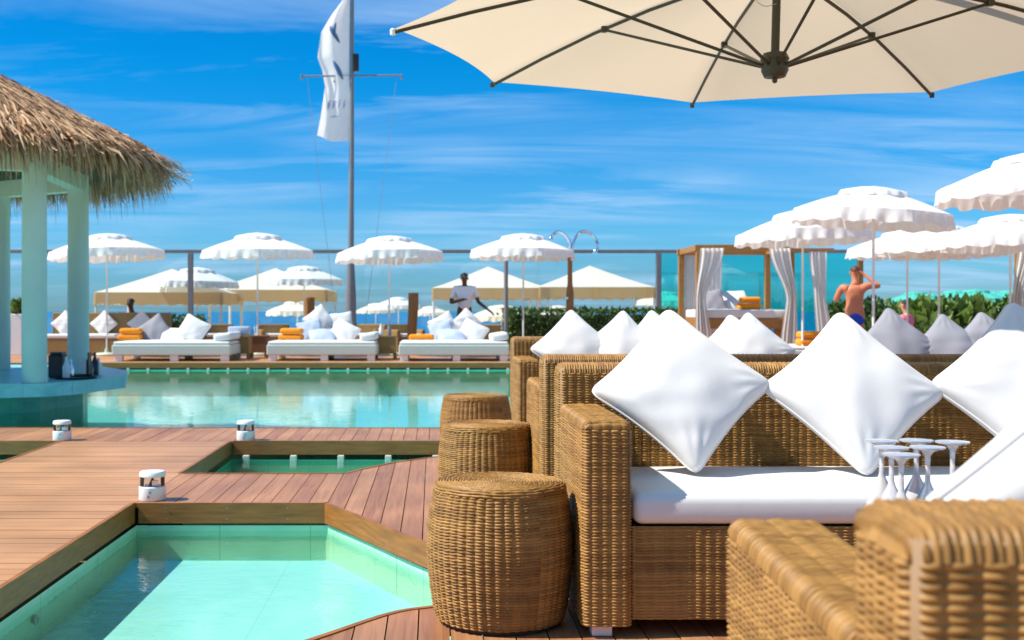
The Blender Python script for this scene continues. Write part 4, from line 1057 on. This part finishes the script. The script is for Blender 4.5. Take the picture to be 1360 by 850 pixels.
def bottle(px_, d, z, label, m='white_plastic', h=.24):
    p = at(px_, 400, d); o = MB().lathe([(0, 0), (.04, 0), (.042, .02), (.042, h*.55), (.016, h*.78), (.014, h), (0, h)], 14).build('bottle', M[m], None, True); o.location = (p.x, d, z); tag(o, label, 'bottle', 'bottles'); return o
bottle(506, 23.7, .472, 'white bottle on the side table right of the middle daybed'); bottle(517, 23.65, .472, 'grey bottle on the side table right of the middle daybed', 'grey_metal', .28)
def armchair(px_, d, rz, label):
    p = at(px_, 450, d); r = empty('wicker_armchair', (p.x, d, 0), rz); tag(r, label, 'armchair', 'wicker armchairs at the back of the terrace')
    MB().box((0, .3, .33), (.75, .12, .66), bev=.03).build('backrest', M['wicker_plain'], r)
    for s_ in (-1, 1): MB().box((s_*.34, -.05, .27), (.1, .58, .54), bev=.03).build('armrest', M['wicker_plain'], r)
    MB().box((0, -.05, .2), (.57, .58, .32), bev=.01).build('seat', M['wicker_plain'], r)
    MB().box((0, -.06, .405), (.55, .56, .08), bev=.03, seg=3).build('seat_cushion', M['white_cloth'], r, True)
    return r
armchair(366, 27.2, .3, 'tan wicker armchair beyond the orange towels of the middle daybed'); armchair(484, 27.6, -.2, 'brown wicker armchair right of the mast foot')
armchair(536, 27, .6, 'brown wicker armchair left of the thick wooden post'); armchair(643, 27.2, PI, 'brown wicker armchair right behind the attendant'); armchair(289, 27.4, .2, 'wicker armchair beyond the side table of the leftmost daybed')
# white planter with a navy print at the far left
p = at(22, 470, 25.6); pl = empty('tall_planter', (p.x, 25.6, 0)); tag(pl, 'tall white planter with navy vertical print and a green plant, between the left columns', 'planter')
MB().box((0, 0, .45), (.34, .34, .90), bev=.015).build('pot', M['white_paint'], pl)
for k in range(9):
    MB().box((-.10, -.1715, .14+.075*k), (.055, .002, .05)).build('print_mark', M['navy'], pl)
def leaves(n, centre, size, ls, m, name, parent, upright=.3, shape='box', seed=1):
    r = np.random.default_rng(seed)
    if shape == 'box':
        P = (r.random((n, 3))-.5)
        fc = r.integers(0, 3, n); sg = np.where(r.random(n) < .5, -.5, .5); on = r.random(n) < .7
        for k in range(3): P[on & (fc == k), k] = sg[on & (fc == k)]
        P = P*np.array(size)*(1+r.normal(0, .06, (n, 1)))
    else:
        d_ = r.normal(0, 1, (n, 3)); d_ /= np.linalg.norm(d_, axis=1)[:, None]; P = d_*(r.random((n, 1))**.4)*np.array(size)/2
    P += np.array(centre)
    a = r.normal(0, 1, (n, 3)); a[:, 2] = np.abs(a[:, 2])+upright; a /= np.linalg.norm(a, axis=1)[:, None]
    b = np.cross(a, r.normal(0, 1, (n, 3))); b /= np.linalg.norm(b, axis=1)[:, None]
    L_ = ls*(.6+.8*r.random((n, 1))); w = L_*.3
    V = np.stack([P, P+a*L_*.5+b*w, P+a*L_, P+a*L_*.5-b*w], 1).reshape(-1, 3)
    return np_mesh(name, V, np.arange(4*n).reshape(-1, 4), m, parent, False)
leaves(260, (0, 0, .98), (.36, .36, .3), .16, M['shrub'], 'foliage', pl, 1.0, 'ball', 3)

# hedge and shrubs
hd = empty('hedge', (at(785, 430, 28.3).x, 28.3, 0)); tag(hd, 'clipped dark green hedge in front of the glass screen', 'hedge')
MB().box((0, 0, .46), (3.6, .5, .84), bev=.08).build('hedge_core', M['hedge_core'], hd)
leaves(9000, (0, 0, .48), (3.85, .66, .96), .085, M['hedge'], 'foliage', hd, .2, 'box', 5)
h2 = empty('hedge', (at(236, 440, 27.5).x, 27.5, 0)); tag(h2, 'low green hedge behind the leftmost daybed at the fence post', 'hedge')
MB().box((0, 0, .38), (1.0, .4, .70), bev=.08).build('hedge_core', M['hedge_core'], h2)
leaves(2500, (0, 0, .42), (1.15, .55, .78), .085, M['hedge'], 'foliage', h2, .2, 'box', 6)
SHG = 'shrubs behind the grey pillows'
for i, (px_, d_, w_, h_, lb) in enumerate([(1160, 26, .9, 1.30, 'rounded green shrub right of the shirtless man'), (1205, 26.5, .9, 1.0, 'low shrub behind the person in pink'), (1235, 26, .9, 1.1, 'yellow green shrub between two umbrella poles'), (1262, 26.4, .85, 1.3, 'taller shrub behind the middle grey pillow'),
                                       (1290, 26, .9, 1.1, 'spiky shrub left of the last grey pillow'), (1322, 26.6, .9, .95, 'low shrub behind the last grey pillow'), (1345, 26, .7, 1.35, 'dark shrub beside the canopy bed at the right edge'), (1118, 27, .7, 1.2, 'dark shrub between the canopy bed and the shirtless man')]):
    p = at(px_, 430, d_); r = empty('shrub', (p.x, d_, 0)); tag(r, lb, 'shrub', SHG)
    MB().tube([(0, 0, 0), (.03, 0, h_*.5)], [.05, .02], 7).build('stem', M['brown_wood'], r)
    spk = i in (2, 4, 1, 5)
    leaves(1100, (0, 0, h_*.55), (w_*1.15, w_, h_*.85), .30 if spk else .13, M['shrub'] if i not in (0, 6, 7) else M['hedge'], 'foliage', r, 1.5 if spk else .4, 'ball', 20+i)

# blue windbreak panels on the beach
for i, px_ in enumerate((275, 330, 352, 372)):
    p = at(px_, 420, 44); r = empty('windbreak', (p.x, 44, -.9)); tag(r, ['blue canvas windbreak under the leftmost tent', 'blue canvas windbreak right of the leftmost tent pole', 'blue canvas windbreak under the second tent', 'blue canvas windbreak left of the middle daybed pillows'][i], 'windbreak', 'windbreaks on the beach')
    MB().box((0, 0, .75), (.42, .03, .9), bev=.005).build('cloth', M['blue_panel'], r)
    for s_ in (-1, 1): MB().tube([(s_*.23, 0, 0), (s_*.23, 0, 1.3)], .018, 6).build('stake', M['white_paint'], r)

# ------------------------------------------------------------------ thatched swim-up bar
def make_bar():
    cx_, cy_ = -5.75, 13.25
    r = empty('thatched_bar', (cx_, cy_, 0)); tag(r, 'round thatched swim-up bar with whitish columns in painted pool bounce standing in the pool', 'bar')
    cols = [(-4.2, 12.3), (-4.36, 14.35), (-5.62, 15.15), (-7.2, 14.6), (-7.5, 12.9), (-6.2, 11.6)]
    for x_, y_ in cols:
        MB().lathe([(0, 0), (.128, 0), (.130, .01), (.128, 1.2), (.124, 2.42), (0, 2.42)], 28, c=(x_-cx_, y_-cy_, .205)).build('column', M['bounce_plaster'], r, True)
    ang = sorted(cols, key=lambda q: math.atan2(q[1]-cy_, q[0]-cx_))
    mb = MB()
    for i in range(6):
        a, b = Vector((*ang[i], 0)), Vector((*ang[(i+1) % 6], 0)); dv = b-a; mid = (a+b)/2
        mb.box((mid.x-cx_, mid.y-cy_, 2.53), (dv.length-.2, .16, .20), Matrix.Rotation(math.atan2(dv.y, dv.x), 4, 'Z'))
    mb.build('ring_beam', M['cream_paint'], r)
    RR, ZE, ZA = 2.54, 2.60, 3.93
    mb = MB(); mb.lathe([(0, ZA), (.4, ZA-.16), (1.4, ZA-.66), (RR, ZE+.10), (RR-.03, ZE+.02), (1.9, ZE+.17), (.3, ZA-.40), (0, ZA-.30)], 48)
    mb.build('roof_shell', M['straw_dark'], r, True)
    # rafters under the thatch
    for k in range(10):
        a = k*PI/5+.2
        MB().tube([(RR*.80*math.cos(a), RR*.80*math.sin(a), ZE+.12), (.35*math.cos(a), .35*math.sin(a), ZA-.45)], .03, 6).build('rafter', M['brown_wood'], r)
    g = np.random.default_rng(3)
    Vl = []; nb = 0
    def blades(n, t0, t1, Lm, out, droop, wid, lift):
        nonlocal nb
        a = g.random(n)*2*PI; t = t0+(t1-t0)*np.sqrt(g.random(n))
        rr = RR*t; z0 = ZA+(ZE+.10-ZA)*t+lift*g.random(n)
        slope = (ZE+.1-ZA)/RR
        L_ = Lm*(.55+.8*g.random(n)); yaw = g.normal(0, .22, n)
        da = a+yaw
        dirh = np.stack([np.cos(da), np.sin(da)], 1); sd = np.stack([-np.sin(da), np.cos(da)], 1)
        P0 = np.stack([rr*np.cos(a), rr*np.sin(a), z0], 1)
        w = wid*(.5+g.random(n))
        pts = []
        for s_, k in ((0, .9), (.45, 1.0), (.8, .8), (1.0, .15)):
            h = L_*s_*out
            dz = slope*h*(1+.2*g.normal(0, 1, n)*s_)-droop*L_*(s_**2)*(.6+.8*g.random(n))
            q = P0+np.concatenate([dirh*h[:, None], dz[:, None]], 1)
            wv_ = np.concatenate([sd*(w*k)[:, None], (g.normal(0, .25, n)*w)[:, None]], 1)
            pts.append((q-wv_, q+wv_))
        V = np.stack([x for pr in pts for x in pr], 1)        # n,8,3
        Vl.append(V.reshape(-1, 3)); nb += n
    blades(10500, .02, .97, .48, .90, .12, .0105, .13)
    blades(3800, .88, 1.0, .34, .55, .60, .009, .06)
    blades(4200, .90, 1.0, .37, .24, .85, .0055, .0)
    V = np.concatenate(Vl); q0 = np.array([[0, 1, 3, 2], [2, 3, 5, 4], [4, 5, 7, 6]])
    Q = (q0[None]+8*np.arange(nb)[:, None, None]).reshape(-1, 4)
    np_mesh('thatch', V, Q, M['straw'], r, False)
    poly = [(-9, 11.95), (-4.6, 11.97), (-4.05, 12.2), (-3.85, 12.5), (-3.60, 13.65), (-3.9, 14.9), (-4.8, 16.4), (-9, 16.6)]
    lp = [(x_-cx_, y_-cy_) for x_, y_ in poly]
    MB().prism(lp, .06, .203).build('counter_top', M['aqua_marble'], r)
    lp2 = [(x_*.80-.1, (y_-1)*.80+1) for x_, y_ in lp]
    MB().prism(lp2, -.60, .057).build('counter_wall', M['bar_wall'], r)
    return r
bar = make_bar()
CT = .204
# things on the counter
def ctr(px_, d): return ((px_-CX)*d/F, d, CT)
o = MB().box((0, 0, .13), (.17, .2, .26), bev=.02).box((0, 0, .275), (.13, .15, .03), bev=.005).build('coffee_machine', M['black']); o.location = ctr(77, 13.2); tag(o, 'black box shaped machine on the bar counter between two columns', 'machine')
r = empty('napkin_holder', ctr(112, 13.5)); tag(r, 'dark napkin holder with white napkins at the foot of the right column', 'napkin holder')
MB().box((0, 0, .012), (.20, .12, .024), bev=.004).build('tray', M['black'], r); MB().box((.06, .0, .15), (.012, .11, .252)).build('back_plate', M['black'], r); MB().box((.0, 0, .11), (.07, .1, .17), bev=.006).build('napkins', M['white_paint'], r)
r = empty('serving_tray', ctr(100, 13.0)); tag(r, 'flat black serving tray on the bar counter', 'tray'); MB().lathe([(0, 0), (.22, 0), (.235, .02), (.225, .02), (.215, .008), (0, .008)], 30).build('plate', M['black'], r)
for px_, d_, m_, lb, h_ in ((88, 13.1, 'white_plastic', 'slim white bottle next to the black machine on the bar', .24), (94, 13.35, 'chrome', 'silver shaker bottle on the bar counter', .2), (120, 13.6, 'green_bottle', 'green bottle near the counter tip', .2), (126, 13.7, 'black', 'dark tall bottle near the counter tip', .27), (131, 13.75, 'white_plastic', 'white bottle last on the counter tip', .2)):
    bottle(px_, d_, CT, lb, m_, h_)

# ------------------------------------------------------------------ people
def skinned(name, verts, edges, rad, m, parent, sub=2, root=0):
    me = bpy.data.meshes.new(name+'_skel'); me.from_pydata([tuple(v) for v in verts], edges, [])
    o = bpy.data.objects.new(name, me); C.objects.link(o)
    md = o.modifiers.new('skin', 'SKIN'); md.use_smooth_shade = True
    sk = me.skin_vertices[0].data
    for i, rr in enumerate(rad): sk[i].radius = (rr, rr) if not hasattr(rr, '__len__') else rr; sk[i].use_root = (i == root)
    s = o.modifiers.new('sub', 'SUBSURF'); s.levels = sub; s.render_levels = sub
    dg = bpy.context.evaluated_depsgraph_get(); ev = o.evaluated_get(dg); m2 = bpy.data.meshes.new_from_object(ev)
    m2.polygons.foreach_set('use_smooth', [True]*len(m2.polygons))
    m2.materials.clear(); m2.materials.append(m)
    bpy.data.objects.remove(o); bpy.data.meshes.remove(me)
    return link(name, m2, None, parent)
def person(loc, rz, J, skin, label, hair, tops, hscale=1.0, bulk=1.0):
    """J: joints (x right, y forward, z up) in the person's frame"""
    r = empty('person', loc, rz); r.scale = (hscale,)*3; tag(r, label, 'person')
    V, E, W = [], [], []
    def add(p, w, par=None):
        V.append(Vector(p)); W.append(w)
        if par is not None: E.append((par, len(V)-1))
        return len(V)-1
    pv = add(J['pelvis'], (.135*bulk, .105*bulk))
    wa = add(Vector(J['pelvis']).lerp(Vector(J['chest']), .45), (.125*bulk, .092*bulk), pv)
    ch = add(J['chest'], (.155*bulk, .105*bulk), wa)
    nk0 = add(Vector(J['chest']).lerp(Vector(J['neck']), .62), (.085, .07), ch)
    nk = add(J['neck'], .052, nk0)
    H = Vector(J['head'])
    j1 = add(H+Vector((0, .0, -.075)), (.058, .066), nk); h1 = add(H, (.074, .092), j1); h2 = add(H+Vector((0, -.01, .07)), (.064, .078), h1); add(H+Vector((0, -.01, .105)), (.03, .04), h2)
    hands = []
    for s_ in ('l', 'r'):
        sh = add(J['sho_'+s_], .062*bulk, ch); el = add(J['elb_'+s_], .042*bulk, sh); md = add(Vector(J['elb_'+s_]).lerp(Vector(J['wri_'+s_]), .35), .040*bulk, el); wr = add(J['wri_'+s_], .027, md)
        dr = (Vector(J['wri_'+s_])-Vector(J['elb_'+s_])).normalized()
        pm = add(Vector(J['wri_'+s_])+dr*.07, (.036, .022), wr)
        a = dr.cross(Vector((0, 0, 1))); a = a.normalized() if a.length > .1 else Vector((1, 0, 0))
        for k, ln in enumerate((.07, .085, .09, .075)):
            o_ = a*((k-1.5)*.021); b = Vector(J['wri_'+s_])+dr*.075+o_
            f1_ = add(b+dr*.02, .010, pm); f2_ = add(b+dr*ln*.6-Vector((0, 0, .010)), .009, f1_); add(b+dr*ln-Vector((0, 0, .03)), .007, f2_)
        t1 = add(Vector(J['wri_'+s_])+dr*.04+a*.045, .012, pm); add(Vector(J['wri_'+s_])+dr*.085+a*.062, .009, t1)
        hp = add(J['hip_'+s_], .088, pv); kn = add(J['kne_'+s_], .058, hp); cf = add(Vector(J['kne_'+s_]).lerp(Vector(J['ank_'+s_]), .3), .054, kn); an = add(J['ank_'+s_], .035, cf)
        fd = Vector((0, 1, 0)); add(Vector(J['ank_'+s_])+Vector((0, -.04, -.045)), .034, an); ft = add(Vector(J['ank_'+s_])+fd*.11+Vector((0, 0, -.05)), (.04, .026), an); add(Vector(J['ank_'+s_])+fd*.19+Vector((0, 0, -.055)), (.036, .02), ft)
    b = skinned('body', V, E, W, M[skin], r)
    # face: nose, eyes, mouth, ears
    def blob(nm, p, s_, m_, par):
        o = MB().lathe([(0, -1)]+[(math.cos(t), math.sin(t)) for t in np.linspace(-1.2, 1.2, 7)]+[(0, 1)], 12).build(nm, M[m_], par, True); o.location = p; o.scale = s_
    blob('nose', H+Vector((0, .098, -.015)), (.014, .018, .024), skin, r)
    for sx in (-1, 1):
        blob('eye', H+Vector((sx*.031, .082, .012)), (.012, .010, .008), 'eye_white', r); blob('ear', H+Vector((sx*.078, -.005, -.005)), (.012, .022, .034), skin, r)
    blob('mouth', H+Vector((0, .085, -.055)), (.024, .008, .006), 'bordeaux', r)
    # hair cap
    if hair:
        g = MB(); bmesh.ops.create_icosphere(g.bm, subdivisions=3, radius=1)
        for v in list(g.bm.verts):
            if v.co.y > .35 and v.co.z < .45 or v.co.z < -.35: pass
        kill = [v for v in g.bm.verts if (v.co.z < -.25) or (v.co.y > .45 and v.co.z < .5)]
        bmesh.ops.delete(g.bm, geom=kill, context='VERTS')
        o = g.build('hair', M[hair], r, True); o.location = H+Vector((0, -.012, .035)); o.scale = (.085, .103, .088)
    for t in tops: t(r, J)
    return r
def tee(m):
    def f(r, J):
        V = []; E = []; W = []
        P = Vector(J['pelvis']); Cc = Vector(J['chest']); Nk = Vector(J['neck'])
        V += [P+Vector((0, 0, -.06)), P.lerp(Cc, .5), Cc, Cc.lerp(Nk, .55), Cc.lerp(Nk, .75)]; W += [(.165, .13), (.155, .12), (.182, .13), (.11, .09), (.072, .07)]; E += [(0, 1), (1, 2), (2, 3), (3, 4)]
        for s_ in ('l', 'r'):
            i = len(V); V.append(Vector(J['sho_'+s_])); W.append(.082); V.append(Vector(J['sho_'+s_]).lerp(Vector(J['elb_'+s_]), .75)); W.append(.068); E += [(2, i), (i, i+1)]
        skinned('tee_shirt', V, E, W, M[m], r, 2)
    return f
def legs(m, full, nm):
    def f(r, J):
        V = [Vector(J['pelvis'])+Vector((0, 0, .05)), Vector(J['pelvis'])+Vector((0, 0, -.03))]; W = [(.150, .12), (.158, .13)]; E = [(0, 1)]
        for s_ in ('l', 'r'):
            i = len(V); h, k, a = Vector(J['hip_'+s_]), Vector(J['kne_'+s_]), Vector(J['ank_'+s_])
            V.append(h+Vector((0, 0, -.02))); W.append(.108); E.append((1, i))
            if full: V += [k, a+Vector((0, 0, .03))]; W += [.074, .058]; E += [(i, i+1), (i+1, i+2)]
            else: V.append(h.lerp(k, .55)); W.append(.098); E.append((i, i+1))
        skinned(nm, V, E, W, M[m], r, 2, 1)
    return f
stand = dict(pelvis=(0, 0, .97), chest=(0, 0, 1.30), neck=(0, .01, 1.52), head=(0, .03, 1.68),
             hip_l=(-.10, 0, .90), hip_r=(.10, 0, .90), kne_l=(-.11, .02, .50), kne_r=(.11, .02, .50), ank_l=(-.11, -.02, .085), ank_r=(.11, -.02, .085))
# attendant: seen from the front, bent right arm at his chest, other arm held out to his left (picture right)
J = dict(stand); J.update(neck=(0, .01, 1.50), head=(.01, .04, 1.645), sho_r=(.205, 0, 1.42), elb_r=(.30, -.02, 1.12), wri_r=(.10, .2, 1.18), sho_l=(-.205, 0, 1.42), elb_l=(-.29, .04, 1.14), wri_l=(-.48, .20, .97))
p = at(617, 360, 25.4)
person((p.x, 25.4, 0), PI+.15, J, 'skin_dark', 'attendant in a white T-shirt holding one arm out, standing behind a daybed', 'hair_black', [tee('tee_white'), legs('trouser', True, 'trousers')], 1.02)
# shirtless man seen from behind, right hand up at his eyes
J = dict(stand); J.update(neck=(.01, .02, 1.51), head=(.01, .05, 1.67), sho_r=(.215, 0, 1.43), elb_r=(.44, .12, 1.42), wri_r=(.22, .22, 1.62), sho_l=(-.215, 0, 1.42), elb_l=(-.31, .12, 1.16), wri_l=(-.16, .27, 1.36))
p = at(1135, 356, 20.6)
person((p.x, 20.6, 0), -.2, J, 'skin_tan', 'shirtless sunburnt man in blue shorts seen from behind, one hand raised to his face', 'hair_brown', [legs('shorts_blue', False, 'swim_shorts')], .985, 1.17)
# seated people
sit = dict(pelvis=(0, 0, .50), chest=(0, -.05, .82), neck=(0, -.02, 1.03), head=(0, .02, 1.19), hip_l=(-.10, .05, .47), hip_r=(.10, .05, .47), kne_l=(-.12, .45, .47), kne_r=(.12, .45, .47), ank_l=(-.12, .44, .085), ank_r=(.12, .44, .085),
           sho_l=(-.19, -.03, .93), sho_r=(.19, -.03, .93), elb_l=(-.25, .08, .68), elb_r=(.25, .08, .68), wri_l=(-.12, .28, .58), wri_r=(.12, .28, .58))
p = at(1202, 430, 24.05)
person((p.x, 24.05, -.05), .8, sit, 'skin_fair', 'seated person with dark hair in a pink top behind a grey pillow', 'hair_black', [tee('pink'), legs('trouser', False, 'shorts')], .95)
p = at(174, 410, 27.0)
person((p.x, 27.0, -.05), PI-.5, sit, 'skin_dark', 'seated person with dark hair looking over the tan bench', 'hair_black', [tee('red'), legs('trouser', True, 'trousers')])
sb = MB().box((0, 0, .2), (.8, .6, .40), bev=.02).build('bench_seat', M['wicker_plain']); sb.location = (p.x, 27.05, 0); tag(sb, 'wicker seat under the person behind the tan bench', 'seat')

# ------------------------------------------------------------------ sky, sun, camera
SUN_EL, SUN_AZ = 50.0, math.atan2(-.13, -.99)     # plan angle (from +X) the sunlight comes from
w = bpy.data.worlds.new('World'); sc.world = w; w.use_nodes = True
nt = w.node_tree; nt.nodes.clear(); L = nt.links.new
out = nt.nodes.new('ShaderNodeOutputWorld'); bg = nt.nodes.new('ShaderNodeBackground'); bg.inputs['Strength'].default_value = .105
sky = nt.nodes.new('ShaderNodeTexSky'); sky.sky_type = 'NISHITA'; sky.sun_disc = False
sky.sun_elevation = R(SUN_EL); sky.sun_rotation = PI/2-SUN_AZ
sky.air_density = 1.0; sky.dust_density = .3; sky.ozone_density = 3.0
hs = nt.nodes.new('ShaderNodeHueSaturation'); hs.inputs['Saturation'].default_value = 1.5; hs.inputs['Value'].default_value = 1.0; hs.inputs['Hue'].default_value = .485
L(sky.outputs[0], hs.inputs['Color'])
tc = nt.nodes.new('ShaderNodeTexCoord')
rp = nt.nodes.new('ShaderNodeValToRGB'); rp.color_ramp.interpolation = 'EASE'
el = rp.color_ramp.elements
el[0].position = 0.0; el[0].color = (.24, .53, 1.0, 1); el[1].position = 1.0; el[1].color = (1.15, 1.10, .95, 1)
for ps_, cl_ in ((.08, (.25, .60, .95, 1)), (.22, (.02, .655, .98, 1)), (.30, (.02, .66, 1.0, 1)), (.62, (.75, .95, .95, 1))):  # upper stops whiten and brighten the unseen overhead sky for neutral fill
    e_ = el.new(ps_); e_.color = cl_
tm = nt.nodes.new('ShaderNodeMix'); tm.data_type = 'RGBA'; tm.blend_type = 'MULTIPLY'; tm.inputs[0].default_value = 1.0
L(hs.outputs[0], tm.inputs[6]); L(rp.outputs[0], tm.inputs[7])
sep = nt.nodes.new('ShaderNodeSeparateXYZ'); L(tc.outputs['Generated'], sep.inputs[0])
# high thin cloud: project the view direction on a flat layer
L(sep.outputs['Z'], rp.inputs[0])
zc = nt.nodes.new('ShaderNodeMath'); zc.operation = 'MAXIMUM'; zc.inputs[1].default_value = 0.0; L(sep.outputs['Z'], zc.inputs[0])
za = nt.nodes.new('ShaderNodeMath'); za.operation = 'ADD'; za.inputs[1].default_value = .10; L(zc.outputs[0], za.inputs[0])
dx = nt.nodes.new('ShaderNodeMath'); dx.operation = 'DIVIDE'; L(sep.outputs['X'], dx.inputs[0]); L(za.outputs[0], dx.inputs[1])
dy = nt.nodes.new('ShaderNodeMath'); dy.operation = 'DIVIDE'; L(sep.outputs['Y'], dy.inputs[0]); L(za.outputs[0], dy.inputs[1])
cmb = nt.nodes.new('ShaderNodeCombineXYZ'); L(dx.outputs[0], cmb.inputs[0]); L(dy.outputs[0], cmb.inputs[1])
mp = nt.nodes.new('ShaderNodeMapping'); mp.inputs['Rotation'].default_value = (0, 0, R(14)); mp.inputs['Scale'].default_value = (.42, 1.5, 1); mp.inputs['Location'].default_value = (1.3, .2, 0); L(cmb.outputs[0], mp.inputs['Vector'])
n1 = nt.nodes.new('ShaderNodeTexNoise'); n1.inputs['Scale'].default_value = 1.15; n1.inputs['Detail'].default_value = 10; n1.inputs['Roughness'].default_value = .64; n1.inputs['Distortion'].default_value = .9; L(mp.outputs[0], n1.inputs['Vector'])
n2 = nt.nodes.new('ShaderNodeTexNoise'); n2.inputs['Scale'].default_value = .55; n2.inputs['Detail'].default_value = 2; L(cmb.outputs[0], n2.inputs['Vector'])
mr = nt.nodes.new('ShaderNodeMapRange'); mr.inputs[1].default_value = .43; mr.inputs[2].default_value = .68; L(n1.outputs['Fac'], mr.inputs[0])
mr2 = nt.nodes.new('ShaderNodeMapRange'); mr2.inputs[1].default_value = .36; mr2.inputs[2].default_value = .62; L(n2.outputs['Fac'], mr2.inputs[0])
ml = nt.nodes.new('ShaderNodeMath'); ml.operation = 'MULTIPLY'; L(mr.outputs[0], ml.inputs[0]); L(mr2.outputs[0], ml.inputs[1])
ml2 = nt.nodes.new('ShaderNodeMath'); ml2.operation = 'MULTIPLY'; ml2.inputs[1].default_value = 1.0; L(ml.outputs[0], ml2.inputs[0])
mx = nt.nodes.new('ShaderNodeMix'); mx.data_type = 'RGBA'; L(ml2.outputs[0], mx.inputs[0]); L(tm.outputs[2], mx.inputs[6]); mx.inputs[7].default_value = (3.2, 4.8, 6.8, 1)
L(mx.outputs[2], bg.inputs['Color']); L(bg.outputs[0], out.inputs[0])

ld = bpy.data.lights.new('sun', 'SUN'); ld.energy = 4.9; ld.angle = R(.55); ld.color = (1, .94, .84)
lo = bpy.data.objects.new('sun', ld); C.objects.link(lo)
sd = Vector((math.cos(SUN_AZ)*math.cos(R(SUN_EL)), math.sin(SUN_AZ)*math.cos(R(SUN_EL)), math.sin(R(SUN_EL))))
lo.rotation_euler = (-sd).to_track_quat('-Z', 'Y').to_euler()

cd = bpy.data.cameras.new('camera'); cam = bpy.data.objects.new('camera', cd); C.objects.link(cam); sc.camera = cam
cam.location = (0, 0, EYE); cam.rotation_euler = (PI/2, 0, 0)
cd.sensor_width = 36; cd.lens = F/1360*36; cd.shift_x = (680-CX)/1360; cd.shift_y = -(425-CY)/1360
cd.clip_start = .05; cd.clip_end = 60000
cd.dof.use_dof = True; cd.dof.focus_distance = 3.7; cd.dof.aperture_fstop = 5.8; cd.dof.aperture_blades = 7

sc.view_settings.view_transform = 'Standard'; sc.view_settings.look = 'None'; sc.view_settings.exposure = 0.54; sc.view_settings.gamma = 1.0
sc.view_settings.use_curve_mapping = False
sc.render.engine = 'CYCLES'
cy = sc.cycles; cy.use_denoising = True; cy.max_bounces = 10; cy.diffuse_bounces = 4; cy.glossy_bounces = 4; cy.transmission_bounces = 8; cy.transparent_max_bounces = 16
cy.caustics_reflective = False; cy.caustics_refractive = False; cy.sample_clamp_indirect = 6
